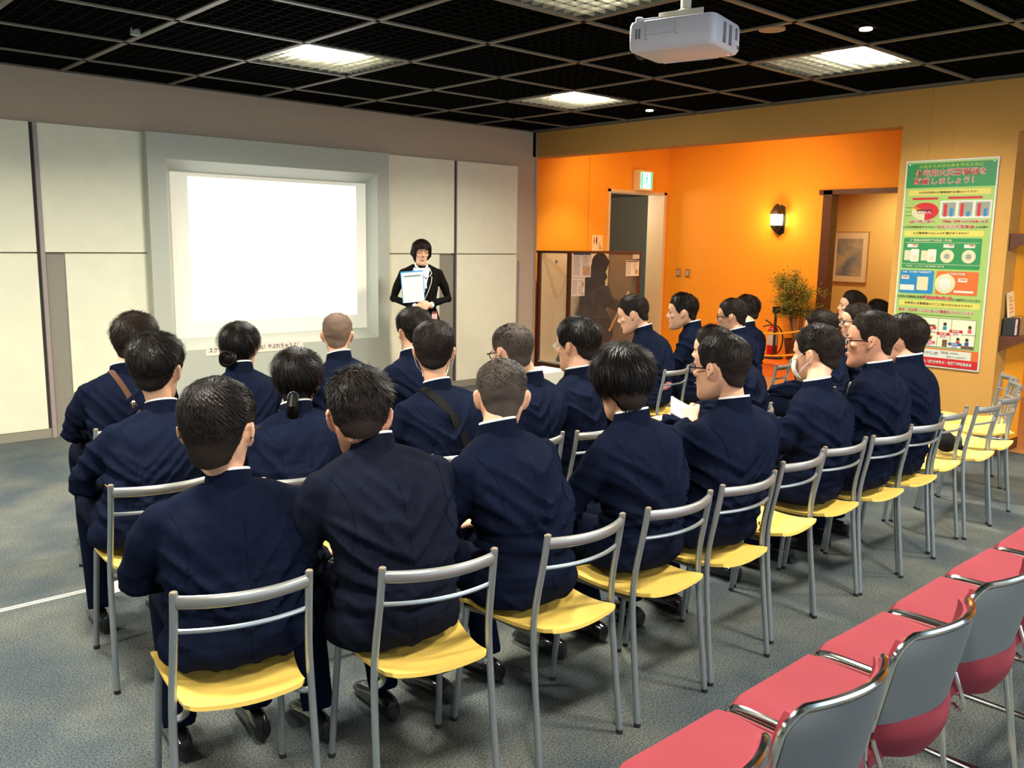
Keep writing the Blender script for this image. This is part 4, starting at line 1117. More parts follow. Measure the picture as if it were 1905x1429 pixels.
strap_on('P1', 'shoulder_bag', 'brown strap crossing the back of the leftmost front row student', M_brownstrap, .026, .055, .14, side=-1, buckle=True)
strap_on('Q3', 'shoulder_bag', 'wide black strap crossing the back of the masked middle row student', M_blackstrap, .046, .075, .15, side=-1)
# paper in the hand of the bespectacled student
r0, hm, jb, arms, nb, spine = PEOPLE['R5']
w = arms[0][2]; mw = Matrix.Translation(r0.location) @ Matrix.Rotation(r0.rotation_euler.z, 4, 'Z')
hp = mw @ (w + Vector((.045, .105, .035)))
lf = root('leaflet', 'folded white paper held by the student in black glasses', 'paper', hp, R(30))
lf.rotation_euler = (R(28), R(-18), R(38))
MB().box((-.075, -.05, -.001), (.075, .05, .001)).box((-.075, -.048, .001), (.07, .05, .003), rot=(R(4), 0, 0)).build('sheet', M_white, lf)
MB().lathe([(.008, .003), (.008, .0035)], (-.01, 0, .001), 12).build('orange_mark', mat('orange_print', (.8,.25,.05), .6), lf)
# black bag on the empty chair
bg = root('camera_bag', 'small black bag lying on an empty yellow chair in the back row', 'bag', (5.235, 2.05, .445), R(35))
q = MB(); q.ell((0, 0, .055), (.10, .065, .055)); q.ell((.06, .02, .065), (.055, .05, .062)); q.ell((-.06, 0, .05), (.06, .06, .05))
mobj(remesh(q, .009, 3), 'bag_body', M_blackstrap, bg)
MB().tube(smooth_path([(-.10, -.03, .04), (-.11, -.09, .03), (-.03, -.11, .012), (.06, -.08, .05), (.10, 0, .09)], 2), .008, 8, flat=.5).build('strap', M_blackstrap, bg, smooth='auto')
q = MB(); q.lathe([(.035, -.02), (.035, .03), (.028, .034)], (-.02, -.065, .055), 18, 'y'); q.build('lens_barrel', M_rubber, bg, smooth='auto')
kc = root('key_charm', 'tiny gold charm hanging at the edge of the empty chair seat', 'charm', (3.15, 1.93, .46))
q = MB()
for k in range(7): q.ell((.006*math.sin(k*2.1), .005*math.cos(k*1.7), -.010*k), (.009, .008, .009))
q.build('charm_beads', M_gold, kc, smooth=True)
# red patterned pouch on the chair of the front row student leaning forward
pc = MB(); pc.ell((4.98, 3.88, .60), (.075, .03, .024), rot=(0, R(-12), R(9))); tag(pc.build('pouch', mat('red_dotted_cloth', (.12,.008,.02), .7, color2=(.35,.15,.18), noise_scale=90), smooth=True), 'red patterned pouch behind the open chair back of the front row', 'pouch')

# ------------------------------------------------------------------ projector
pr = root('projector', 'white projector hanging from the ceiling, its vents and latch facing the camera', 'projector', (3.195, 2.47, 2.40), R(14))
def rrect(hx, hy, z, rad, k=5, dx=0, dy=0):
    out = []
    for cx, cy, a0 in ((hx-rad, hy-rad, 0), (-hx+rad, hy-rad, 90), (-hx+rad, -hy+rad, 180), (hx-rad, -hy+rad, 270)):
        for i in range(k+1):
            a = R(a0+90*i/k); out.append((cx+dx+rad*math.cos(a), cy+dy+rad*math.sin(a), z))
    return out
hx, hy, ht = .150, .195, .125
q = MB(); q.loft([rrect(hx-.022, hy-.022, 0, .02), rrect(hx-.010, hy-.010, .004, .024), rrect(hx-.001, hy-.001, .018, .028), rrect(hx, hy, .05, .028), rrect(hx, hy, ht-.02, .028), rrect(hx-.006, hy-.006, ht-.004, .026), rrect(hx-.016, hy-.016, ht, .022)])
q.build('casing', M_proj, pr, smooth='auto')
q = MB()
for (bx, cols) in ((-.060, 4), (.005, 4), (.078, 3)):
    for cx in range(cols):
        n_ = 15 if bx < .05 else 9
        for k in range(n_):
            z = .10 - .0055*k; x0_ = bx + cx*.0085 + .0
            q.box((x0_, -hy-.0008, z-.0018), (x0_+.0062, -hy+.001, z+.0016))
q.box((.108, -hy-.001, .022), (.120, -hy+.001, .036))
q.build('rear_vents', M_slot, pr)
q = MB()
for cx in range(2):
    for k in range(5): q.box((-hx-.0008, .135+cx*.014, .052+.008*k), (-hx+.001, .145+cx*.014, .057+.008*k))
q.build('side_vents', M_slot, pr)
q = MB(); q.box((-hx-.001, -.02, .062), (-hx+.001, .115, .0635)); q.box((-hx-.001, -.022, .062), (-hx+.001, -.0205, .105)); q.box((-hx-.0012, .112, .045), (-hx+.001, .114, .105)); q.box((-hx-.0012, -.035, .055), (-hx+.001, -.020, .057)); q.box((-hx-.0012, .100, .045), (-hx+.001, .115, .047))
q.build('latch_groove', mat('grey_groove', (.3,.3,.32), .5), pr)
MB().box((-hx+.03, .05, ht-.01), (-hx+.075, .15, ht+.014)).build('adjuster', M_proj, pr, bevel=.006)
MB().lathe([(.018, ht-.01), (.018, ht+.012), (.012, ht+.016)], (-hx+.02, .15, 0), 16).build('foot', M_proj, pr, smooth='auto')
MB().lathe([(.045, .0), (.052, .05), (.048, .055)], (.05, hy-.01, .06), 24, 'y').build('lens', M_slot, pr, smooth='auto')
MB().loft([[(hx-.005, -.10, .0+.0), (hx+.02, -.08, .02), (hx+.03, -.02, .06), (hx-.005, -.02, .15)], [(hx-.005, .16, .0), (hx+.02, .16, .02), (hx+.03, .16, .06), (hx-.005, .16, .15)]]).build('cable_cover', M_proj, pr, smooth='auto')
MB().lathe([(.003, 0), (.003, .001)], (.10, -.16, -.0008), 8).build('status_lamp', mat('red_led', (1,.1,.05), .4, emit=(1,.1,.05), estr=6), pr)
q = MB(); q.box((-.07, -.10, ht), (.07, .08, ht+.018)); q.box((-.075, -.11, ht+.016), (-.068, .09, ht+.04)); q.build('mount_plate', mat('cream_bracket', (.60,.56,.45), .4), pr, bevel=.003)
q = MB(); q.lathe([(.035, ht+.018), (.05, ht+.03), (.05, ht+.045), (.022, ht+.06), (.022, CZ-2.40+.05)], (0, 0, 0), 18); q.build('mount_pole', mat('cream_bracket', (.60,.56,.45), .4), pr, smooth='auto')

# ------------------------------------------------------------------ display case with the old firefighter dummy
cs = root('display_case', 'tall glass display case with brown frame in the corner left of the exit doorway', 'display case', (7.74, 7.56, 0))
cw, cd, ch = 1.33, .56, 1.49
MB().box((-.03, -.03, 0), (cw+.03, cd+.03, .10)).build('base', M_brown, cs)
q = MB(); q.box((-.02, -.02, ch-.025), (cw+.02, .04, ch)); q.box((-.02, cd-.04, ch-.025), (cw+.02, cd, ch)); q.box((-.02, .04, ch-.025), (.04, cd-.04, ch)); q.box((cw-.04, .04, ch-.025), (cw+.02, cd-.04, ch)); q.build('top_frame', M_brown, cs)
MB().box((.04, .04, ch-.012), (cw-.04, cd-.04, ch-.006)).build('top_glass', mat('case_glass', (1,1,1), .02, alpha=.04, spec=.5), cs)
for px_, py_ in ((0,0),(cw-.04,0),(0,cd-.04),(cw-.04,cd-.04)):
    MB().box((px_, py_, .10), (px_+.04, py_+.04, ch-.02)).build('post', M_brown, cs)
q = MB(); q.box((.04, cd-.035, .10), (cw-.04, cd-.02, ch-.02)); q.build('back_panel', mat('cream_backing', (.78,.62,.36), .6), cs)
q = MB(); q.box((cw-.03, .04, .10), (cw-.015, cd-.04, ch-.02)); q.build('smoked_side_panel', mat('taupe_backing', (.22,.13,.06), .5), cs)
MB().box((0, 0, .10), (cw, cd, .115)).build('case_floor', mat('cream_floor', (.62,.52,.36), .7), cs)
gl = MATS['case_glass']
MB().box((.04, .008, .115), (cw-.04, .012, ch-.025)).build('front_glass', gl, cs)
MB().box((.008, .04, .115), (.012, cd-.04, ch-.025)).build('side_glass', gl, cs)
q = MB()
for k in (-1, 1): q.tube([(.33+k*.27, cd-.05, ch-.03), (.33+k*.02, cd-.05, .9)], .003, 6)
q.build('wire', mat('grey_wire', (.4,.33,.22), .5), cs)
MB().box((-.012, .20, 1.34), (-.003, .23, 1.38)).build('case_lock', M_chrome, cs)
M_print = mat('brown_print', (.42,.22,.10), .7, color2=(.75,.55,.3), noise_scale=60)
M_blueprint = mat('blue_header', (.05,.14,.42), .6); M_txtgrey = mat('grey_print', (.42,.36,.30), .7); M_pink = mat('pink_print', (.7,.38,.32), .7)
def sheet(name, lab, x0, x1, z0, z1, header=None, pics=()):
    r = root(name, lab, 'notice', (x0, 7.556, z0)); w, h = x1-x0, z1-z0
    MB().box((0, -.0015, 0), (w, 0, h)).build('paper', M_paper, r)
    if header: MB().box((.04*w, -.0022, h*.91), (.96*w, -.0015, h*.97)).build('header_bar', header, r)
    t = MB(); n = max(5, int(h/.016)); rnd = random.Random(int(w*1000))
    for k in range(n):
        z = h*.86 - k*(h*.8/n)
        for c in range(2):
            a = (.05+.48*c)*w; L = w*.40*(.6+.4*rnd.random())
            if any(p[0]*w < a+L and p[1]*w > a and p[2]*h < z < p[3]*h for p in pics): continue
            t.box((a, -.002, z), (a+L, -.0015, z+h*.3/n))
    t.build('text_lines', M_txtgrey, r)
    for p in pics: MB().box((p[0]*w, -.0024, p[2]*h), (p[1]*w, -.0015, p[3]*h)).build('picture', M_print, r)
sheet('notice_sheet', 'larger white notice with blue heading on the display case glass', 7.795, 8.115, 1.175, 1.475, M_blueprint, ((.55,.95,.08,.45),))
sheet('notice_sheet', 'smaller white notice below the blue-headed one on the display case', 7.785, 8.015, .95, 1.165, None, ((.72,.92,.55,.78),(.82,.9,.05,.18)))
sheet('notice_sheet', 'white notice with dark heading at the right end of the display case', 8.775, 9.03, 1.18, 1.38, mat('dark_header', (.06,.04,.05), .6), ((.68,.92,.12,.42),))
sheet('notice_card', 'small white card at the upper right corner of the display case', 8.90, 9.03, 1.40, 1.46)

dm = root('mannequin', 'mannequin in dark antique firefighter dress and hood holding a long hooked pole', 'mannequin', (8.50, 7.84, .115), R(-90))
# local +Y = world +X (it looks to the right)
M_old = mat('aged_brown_cloth', (.012,.008,.004), .9, spec=.02, color2=(.005,.0035,.002), noise_scale=14, bump=.3, bump_scale=60)
M_grey = mat('aged_grey_cloth', (.040,.032,.019), .9, spec=.02, color2=(.014,.010,.006), noise_scale=10, bump=.3, bump_scale=60, stretch=(1,1,.3))
b = MB(); b.ell((0, .12, 1.20), (.075, .10, .115)); b.tube([(0, .09, 1.12), (0, 0, .98)], .055, 12); b.loft([ring((0, 0, z), a, c) for z, a, c in ((.5,.12,.09),(.7,.13,.1),(.9,.16,.11),(.98,.1,.08))])
for s in (-1, 1): b.tube([(s*.09, 0, .55), (s*.10, .06, .3), (s*.10, -.02, .03)], [.08, .06, .05], 12)
b.tube([(.17, .02, .93), (.21, .10, .70), (.15, .40, .70)], [.045, .04, .03], 10); b.tube([(-.17, .02, .93), (-.19, .14, .72), (-.05, .40, .70)], [.045, .04, .03], 10)
hand_mb(b, (-.12, .42, .68), None, Vector((.3, .9, .1)), Vector((-.8, .2, .6)), 1, curl=1.2)
mobj(remesh(b, .010, 2), 'body', mat('dark_mannequin', (.025,.015,.009), .7), dm)
q = MB(); q.ell((0, .095, 1.23), (.10, .120, .125)); q.ell((0, .19, 1.235), (.070, .045, .05)); q.loft([ring((0, y_, z), a, c) for y_, z, a, c in ((-.03,.90,.17,.13),(-.01,1.0,.135,.12),(.04,1.1,.105,.105),(.08,1.2,.10,.10))]); q.tube([(0, .17, 1.10), (0, .19, 1.03), (0, .14, .96)], [.03, .035, .01], 10)
hd = remesh(q, .012, 2); jacket_wrinkle(hd, 2.2, .006, 1.2, 1.0); mobj(hd, 'hood', M_old, dm)
q = MB(); q.loft([ring((0, -.02, z), a, c) for z, a, c in ((.52,.22,.19),(.54,.21,.18),(.66,.175,.145),(.8,.17,.13),(.92,.18,.12),(.98,.12,.09))])
for s in (-1, 1): q.tube([(s*.15, 0, .92), (s*.20, .06, .74), (s*.18, .24, .68)], [.065, .075, .07], 14)
ct = remesh(q, .012, 2); jacket_wrinkle(ct, 6.2, .012, 1.0, .66); mobj(ct, 'coat', M_grey, dm)
q = MB(); q.loft([ring((0, .05, z), a, c) for z, a, c in ((.06,.11,.10),(.15,.15,.16),(.3,.20,.24),(.42,.20,.22),(.54,.17,.16))])
tr = remesh(q, .013, 2); jacket_wrinkle(tr, 3.3, .012, .5, .3); mobj(tr, 'trousers', mat('rust_cloth', (.040,.014,.006), .9, spec=.02, color2=(.014,.006,.004), noise_scale=9, bump=.2), dm)
q = MB(); q.tube([(.19, .10, .42), (.19, .47, .80)] and [(.20, .08, .36), (.10, .62, .92)], .016, 10); pl = root('fire_hook', 'wooden pole with iron hook held by the mannequin', 'pole', (8.50, 7.84, .115), R(-90))
q.build('shaft', mat('pale_wood', (.55,.29,.09), .5), pl, smooth='auto')
MB().tube(smooth_path([(.10, .60, .90), (.10, .64, .96), (.10, .68, .91), (.10, .70, .85)], 2), .007, 8).build('hook', mat('rusty_iron', (.08,.03,.015), .6), pl, smooth='auto')
hl = MB(); hl.lathe([(.14, 0), (.145, .02), (.12, .07), (.06, .10), (.001, .105)], (7.99, 7.80, .115), 24); tag(hl.build('helmet', mat('dark_lacquer', (.06,.045,.025), .4), smooth='auto'), 'dark rounded old helmet on the display case floor', 'helmet')
# ------------------------------------------------------------------ signs and wall fittings
ex = root('exit_sign', 'lit green and white emergency exit sign above the exit doorway', 'sign', (9.93, YO-.09, 2.47))
MB().box((-.15, -.03, -.14), (.15, .085, .14)).build('housing', mat('cream_sign_box', (.75,.62,.35), .4), ex, bevel=.006)
MB().box((-.12, -.034, -.11), (.12, -.029, .11)).build('lit_panel', mat('exit_white', (.9,1,.95), .4, emit=(.75,1,.85), estr=2.2), ex)
gm = mat('exit_green', (.02,.5,.2), .4, emit=(.03,.65,.28), estr=1.0)
q = MB(); q.box((-.12, -.036, -.11), (-.085, -.033, .11)); q.box((.085, -.036, -.11), (.12, -.033, .11))
q.ell((.01, -.036, .07), (.014, .003, .014)); q.tube([(.005, -.036, .05), (-.012, -.036, .0)], .012, 6); q.tube([(-.012, -.036, 0), (.03, -.036, -.03), (.02, -.036, -.075)], .008, 6); q.tube([(-.012, -.036, 0), (-.04, -.036, -.04), (-.07, -.036, -.04)], .008, 6); q.tube([(0, -.036, .04), (.035, -.036, .02)], .006, 6); q.tube([(0, -.036, .04), (-.04, -.036, .03)], .006, 6)
q.build('pictogram', gm, ex)
wc = root('restroom_sign', 'cream restroom sign with man, woman and wheelchair pictograms above the display case', 'sign', (9.075, YO-.012, 1.595))
MB().box((-.115, -.004, -.115), (.10, .004, .105)).build('plate', mat('cream_plate', (.80,.66,.38), .5), wc)
q = MB(); q.ell((-.07, -.005, .075), (.010,.002,.010)); q.loft([[(-.085,-.006,.01),(-.055,-.006,.01),(-.062,-.006,.062),(-.078,-.006,.062)],[(-.085,-.004,.01),(-.055,-.004,.01),(-.062,-.004,.062),(-.078,-.004,.062)]]); q.box((-.076,-.006,-.02),(-.064,-.004,.02)); q.build('woman_symbol', mat('red_symbol', (.75,.10,.05), .5), wc)
q = MB(); q.ell((-.025, -.005, .075), (.010,.002,.010)); q.box((-.038,-.006,.015),(-.012,-.004,.062)); q.box((-.034,-.006,-.02),(-.027,-.004,.02)); q.box((-.023,-.006,-.02),(-.016,-.004,.02)); q.build('man_symbol', mat('dark_symbol', (.05,.03,.06), .5), wc)
q = MB(); q.tube([(.045+.022*math.cos(a), -.005, -.065+.022*math.sin(a)) for a in [PI*.6+2*PI*.75*k/10 for k in range(11)]], .003, 6); q.tube([(.035,-.005,-.01),(.038,-.005,-.04),(.062,-.005,-.045),(.072,-.005,-.075),(.082,-.005,-.072)], .003, 6); q.ell((.034,-.005,.002), (.006,.002,.006)); q.build('wheelchair_symbol', mat('dark_symbol', (.05,.03,.06), .5), wc)
for k, (yy, lab) in enumerate(((8.08, 'left of the two grey switch plates on the orange back wall'), (7.92, 'right of the two grey switch plates on the orange back wall'))):
    s_ = root('switch_plate', lab, 'switch', (XC-.004, yy, 1.185), 0, 'switch plates on the orange wall')
    MB().box((-.006, -.037, -.06), (.004, .037, .06)).build('plate', mat('grey_metal_plate', (.30,.24,.18), .4, metal=.4), s_, bevel=.003)
    q = MB(); q.box((-.010, -.022, -.035), (-.006, -.004, .035)); q.box((-.010, .004, -.035), (-.006, .022, .035)); q.build('rocker', mat('pale_rocker', (.62,.48,.34), .5), s_)
    MB().box((-.009, -.03, .04), (-.006, .03, .052)).build('red_label', mat('red_symbol', (.75,.10,.05), .5), s_)
# sconce
sc = root('wall_sconce', 'glowing black lantern sconce on the orange wall', 'wall lamp', (XC, 6.46, 1.93))
MB().lathe([(.0,-.2),(.06,-.17),(.075,0),(.06,.17),(.0,.2)], (0,0,0), 20).xf(Matrix.Scale(.16, 4, (1,0,0))).build('back_plate', M_rubber, sc, smooth='auto')
MB().lathe([(.001,.21),(.03,.19),(.085,.10),(.09,.07)], (-.10,0,0), 20).build('hood', mat('bronze_hood', (.05,.025,.012), .4), sc, smooth='auto')
q = MB(); q.lathe([(.082,-.07),(.05,-.12),(.012,-.16),(.001,-.17)], (-.10,0,0), 20)
for k in range(6):
    a = PI/3*k; q.tube([(-.10+.08*math.cos(a), .08*math.sin(a), .08), (-.10+.078*math.cos(a), .078*math.sin(a), -.075)], .004, 6)
q.build('cage', M_rubber, sc, smooth='auto')
MB().lathe([(.072,-.07),(.078,0),(.078,.07)], (-.10,0,0), 20).build('glass', mat('lantern_glass', (1,.9,.6), .3, emit=(1,.86,.50), estr=9), sc, smooth='auto')
d = bpy.data.lights.new('sconce_light', 'POINT'); d.energy = 9; d.color = (1,.75,.35); d.shadow_soft_size = .06
o = bpy.data.objects.new('sconce_light', d); COL.objects.link(o); o.location = (XC-.24, 6.46, 1.93)
# potted tree
pt = root('potted_tree', 'bamboo-like green potted tree beside the brown doorway', 'plant', (10.15, 5.88, .175))
q = MB(); q.lathe([(.11,0),(.15,.24),(.16,.26),(.14,.26),(.13,.22)], (0,0,0), 20); q.build('pot', M_brown, pt, smooth='auto')
rnd = random.Random(4); q = MB(); tips = []
for k in range(7):
    a = rnd.uniform(0, 2*PI); p = Vector((.03*math.cos(a), .03*math.sin(a), .2)); t = Vector((.16*math.cos(a), .20*math.sin(a), rnd.uniform(.85, 1.2)))
    q.tube([p, p.lerp(t, .5)+Vector((rnd.uniform(-.02,.02), rnd.uniform(-.02,.02), 0)), t], [.010, .008, .004], 6)
    for m_ in range(9):
        f_ = .35+.65*rnd.random(); b0 = p.lerp(t, f_); e = b0 + Vector((rnd.uniform(-.2,.2), rnd.uniform(-.24,.24), rnd.uniform(-.05,.22)))
        q.tube([b0, e], [.003, .0012], 4); tips.append((b0, e))
q.build('stems', mat('cane_stem', (.20,.13,.05), .6), pt)
lf_ = MB()
for k in range(4600):
    b0, e = rnd.choice(tips); c = b0.lerp(e, rnd.random()**.6) + Vector((rnd.gauss(0,.035), rnd.gauss(0,.04), rnd.gauss(0,.035)))
    if c.z < .55: c.z += rnd.uniform(.1, .3)
    d_ = Vector((rnd.uniform(-1,1), rnd.uniform(-1,1), rnd.uniform(-.9,.5))).normalized(); s_ = d_.cross(Vector((rnd.random()-.5, rnd.random()-.5, 1))).normalized(); L = rnd.uniform(.03, .055)
    n_ = d_.cross(s_)*.004
    lf_.add([c, c+d_*L*.45+s_*.0065+n_, c+d_*L, c+d_*L*.45-s_*.0065+n_], [(0,1,2,3)])
lf_.k = 0
o = lf_.build('foliage', mat('olive_leaves', (.105,.15,.018), .45, color2=(.24,.24,.03), noise_scale=9), pt)
pt2 = root('potted_shrub', 'dark leafy plant top just showing behind the far right heads', 'plant', (8.75, 3.75, .0))
q = MB(); q.lathe([(.10,0),(.13,.25),(.11,.25)], (0,0,0), 16); q.build('pot', M_brown, pt2)
lf_ = MB()
for k in range(700):
    a = rnd.uniform(0, 2*PI); c = Vector((rnd.gauss(0,.09), rnd.gauss(0,.09), rnd.uniform(.3, 1.12))); d_ = Vector((math.cos(a), math.sin(a), rnd.uniform(-.2,.8))).normalized(); s_ = d_.cross(Vector((0,0,1))).normalized(); L = rnd.uniform(.05,.09)
    lf_.add([c, c+d_*L*.5+s_*.012, c+d_*L, c+d_*L*.5-s_*.012], [(0,1,2,3)])
lf_.build('foliage', mat('dark_leaves', (.04,.06,.01), .5), pt2)
MB().tube([(0,0,.2),(0,0,1.0)], .008, 6).build('stem', mat('cane_stem', (.20,.13,.05), .6), pt2)
# barrier posts with yellow rope and the tall table frame
def post(x, y, lab):
    r = root('barrier_post', lab, 'barrier post', (x, y, .175), 0, 'barrier posts')
    MB().lathe([(.12,0),(.12,.015),(.03,.03)], (0,0,0), 20).build('base', M_rubber, r, smooth='auto')
    MB().tube([(0,0,.02),(0,0,.62)], .017, 10).build('pole', mat('dark_bronze_post', (.03,.018,.014), .4), r, smooth='auto')
    MB().box((-.03,-.035,.58), (.03,.035,.66)).build('head', M_rubber, r, bevel=.004)
    return r
post(10.03, 6.12, 'black barrier post at the left of the yellow ropes')
post(9.98, 5.22, 'black barrier post hidden behind the heads, right end of the rope')
q = MB(); q.tube([(10.03, 6.10, .81), (10.0, 5.22, .80)], .008, 8); q.tube([(10.30, 5.85, .19), (10.30, 5.85, .80)], .010, 8); q.tube([(10.34, 5.78, .19), (10.34, 5.78, .80)], .010, 8); q.tube([(10.03, 6.10, .80), (10.32, 5.80, .80)], .008, 8)
tag(q.build('belt_barrier', M_rubber), 'thin black belt and uprights of a barrier in front of the potted tree', 'barrier')
for z0_, z1_, lab in ((.47, .62, 'upper yellow rope sagging before the orange wall'), (.20, .33, 'lower yellow rope sagging just above the orange platform')):
    p0 = Vector((9.85, 6.75, z0_+.08)); p1 = Vector((9.95, 5.24, z1_+.12)); pts = []
    for k in range(31): 
        t = k/30; p = p0.lerp(p1, t); p.z -= .17*4*t*(1-t)*.8; pts.append(p)
    q = MB()
    q.tube(pts, [.011+.0016*math.sin(k*2.2) for k in range(31)], 8)
    for s in (0, PI): q.tube([p+Vector((0, .004*math.cos(k*1.6+s), .007*math.sin(k*1.6+s))) for k, p in enumerate(pts)], .007, 6)
    tag(q.build('barrier_rope', mat('yellow_rope', (.85,.42,.02), .6), smooth='auto'), lab, 'rope', 'yellow ropes')
# extinguisher
fe = root('fire_extinguisher', 'red fire extinguisher with white label beside the barrier post', 'fire extinguisher', (10.2, 6.25, .175))
MB().lathe([(.06,0),(.068,.01),(.068,.33),(.055,.37),(.02,.395),(.02,.41)], (0,0,0), 24).build('cylinder', mat('extinguisher_red', (.55,.01,.008), .3), fe, smooth='auto')
MB().lathe([(.0688,.15),(.0688,.30)], (0,0,0), 24).build('label', mat('ext_label', (.6,.6,.5), .5), fe, smooth='auto')
MB().lathe([(.0685,.305),(.0685,.33)], (0,0,0), 24).build('green_band', mat('yellow_band', (.5,.45,.05), .5), fe, smooth='auto')
q = MB(); q.tube([(0,0,.40),(-.02,.03,.43),(-.05,.09,.47)], .008, 8); q.tube([(0,0,.41),(-.03,.06,.40),(-.05,.12,.38)], .008, 8); q.build('handle', M_rubber, fe, smooth='auto')
MB().tube(smooth_path([(0,0,.41),(.02,-.09,.38),(.03,-.14,.25),(.02,-.11,.08),(.0,-.075,.05)], 2), .009, 8).build('hose', M_rubber, fe, smooth='auto')
es = root('hanging_tag', 'red and white tag on a red stand behind the barrier post', 'tag', (10.3, 6.02, .175))
MB().box((0, -.035, .32), (.006, .035, .56)).build('card', mat('peach_card', (.85,.45,.28), .6), es); MB().box((0, -.035, .50), (.007, .035, .62)).build('red_top', mat('red_symbol', (.75,.10,.05), .5), es); MB().box((0, -.008, 0), (.006, .008, .33)).build('stem', mat('red_symbol', (.75,.10,.05), .5), es)
# painting in the yellow room: a plain abstract in a thin frame
pa = root('framed_picture', 'framed blue-grey picture on the yellow wall seen through the brown doorway', 'picture', (12.09, 6.25, 1.45))
MB().box((-.02, -.27, -.36), (0, .27, .36)).build('frame', mat('thin_wood_frame', (.5,.24,.08), .5), pa)
MB().box((-.024, -.255, -.345), (-.018, .255, .345)).build('mount', mat('cream_mount', (.85,.66,.38), .6), pa)
MB().box((-.027, -.19, -.26), (-.022, .19, .26)).build('print', mat('abstract_blue_print', (.12,.17,.22), .6, color2=(.60,.45,.25), noise_scale=4), pa)
# recess shelves on the return wall
for z, lab in ((.94, 'lower dark wooden shelf at the right edge carrying a cassette box'), (1.70, 'upper dark wooden shelf at the right edge')):
    s_ = root('wall_shelf', lab, 'shelf', (7.225, YR-.006, z), 0, 'dark wall shelves')
    MB().box((0, -.20, -.012), (.9, 0, .014)).build('board', M_brown, s_)
    MB().loft([[(0,0,-.012),(0,-.18,-.012),(0,0,-.11)],[(.02,0,-.012),(.02,-.18,-.012),(.02,0,-.11)]]).build('bracket', M_brown, s_)
MB_ = MB().box((0,0,0),(0,0,0))
bk = root('cassette_box', 'black box with white spine label standing on the lower shelf', 'box', (7.235, 2.487, .954), 0)
MB().box((0, -.085, 0), (.10, 0, .135)).build('case', M_rubber, bk, bevel=.004); MB().box((.008, -.087, .008), (.048, -.084, .128)).build('label', mat('white_label', (.75,.7,.68), .5), bk); MB().box((.048, -.087, .008), (.056, -.084, .128)).build('stripe', mat('crimson', (.4,.01,.03), .5), bk)
MB().box((.024, -.0885, .065), (.033, -.086, .085)).build('red_mark', mat('red_symbol', (.75,.10,.05), .5), bk)
cd_ = root('display_card', 'cream card with orange print standing behind the black box on the lower shelf', 'card', (7.27, 2.485, .954+.137))
q = MB().box((0, -.012, 0), (.12, 0, .19), rot=(R(-6), R(-6), 0)); q.build('board', mat('cream_card', (.82,.66,.36), .5), cd_)
q = MB(); rnd = random.Random(9)
for k in range(5): q.box((.025+.010*(k % 2), -.026+.003*k, .03+.028*k), (.075+.02*rnd.random(), -.010, .038+.028*k))
q.xf(Matrix.Rotation(R(-6), 4, 'Y')); q.build('print_lines', mat('orange_print', (.8,.25,.05), .6), cd_)
tag(MB().box((7.345, 2.40, .954), (7.56, 2.488, 1.09)).build('video_box', mat('tan_box', (.35,.2,.08), .5)), 'plain brown box on the lower shelf beside the cassette box', 'box')
wb = root('white_stool', 'low white box stool showing behind two middle row students', 'stool', (5.6, 5.8, 0))
MB().box((-.02, 0, 0), (.32, .3, .42)).build('stool_body', mat('ivory_box', (.75,.72,.6), .5), wb, bevel=.02)

# ------------------------------------------------------------------ fire alarm poster
PZ0, PZ1, PY0, PY1 = .675, 2.265, 3.29, 2.62
po = root('poster', 'tall green safety poster with red Japanese headline and detector pictures', 'poster', (XB-.012, (PY0+PY1)/2, PZ0), -PI/2)
PWD, PHT = PY0-PY1, PZ1-PZ0     # local x to the right in the picture, y into the wall
def pm(name, c, **k): return mat('poster_'+name, c, .45, **k)
cG = pm('green', (0.020,0.198,0.059)); cL = pm('lime', (0.277,0.409,0.106)); cW = pm('white', (0.541,0.541,0.462)); cY = pm('yellow', (0.561,0.475,0.092)); cR = pm('red', (0.449,0.013,0.020)); cB = pm('blue', (0.013,0.172,0.363))
cO = pm('orange', (0.528,0.112,0.020)); cK = pm('black', (0.020,0.026,0.013)); cYG = pm('yellow_green', (0.363,0.495,0.033)); cC = pm('cream', (0.528,0.488,0.297)); cP = pm('pink', (0.528,0.079,0.132)); cGy = pm('grey', (0.231,0.251,0.198))
cDB = pm('deep_blue', (0.020,0.066,0.264)); cBr = pm('brown', (0.132,0.066,0.026)); cSk = pm('peach', (0.561,0.330,0.198))
MB().box((-PWD/2-.012, 0, -.012), (PWD/2+.012, .012, PHT+.012)).build('board', cW, po)
def ym(y):      # print layout measured on two rulers: map to the height fraction
    return float(np.interp(y, [0,.012,.205,.235,.365,.432,.455,.502,.544,.574,.755,.768,.905], [0,.008,.125,.15,.24,.275,.29,.317,.347,.37,.52,.53,.645])) if y < .906 else y
def rect(x0, x1, y0, y1, m, name, L=1, rad=0, fy=ym):
    """x 0..1 left-right, y 0..1 top-down"""
    e = .0007*L
    X0_, X1_ = -PWD/2+x0*PWD, -PWD/2+x1*PWD; Z1_, Z0_ = PHT*(1-fy(y0)), PHT*(1-fy(y1))
    q = MB()
    if rad:
        pts = [(p[0]+(X0_+X1_)/2, p[1]+(Z0_+Z1_)/2) for p in rrect((X1_-X0_)/2, (Z1_-Z0_)/2, 0, rad, 4)]
        q.loft([[(a, -e-.0006, b) for a, b in pts], [(a, -e, b) for a, b in pts]])
    else: q.box((X0_, -e-.0006, Z0_), (X1_, -e, Z1_))
    return q.build(name, m, po)
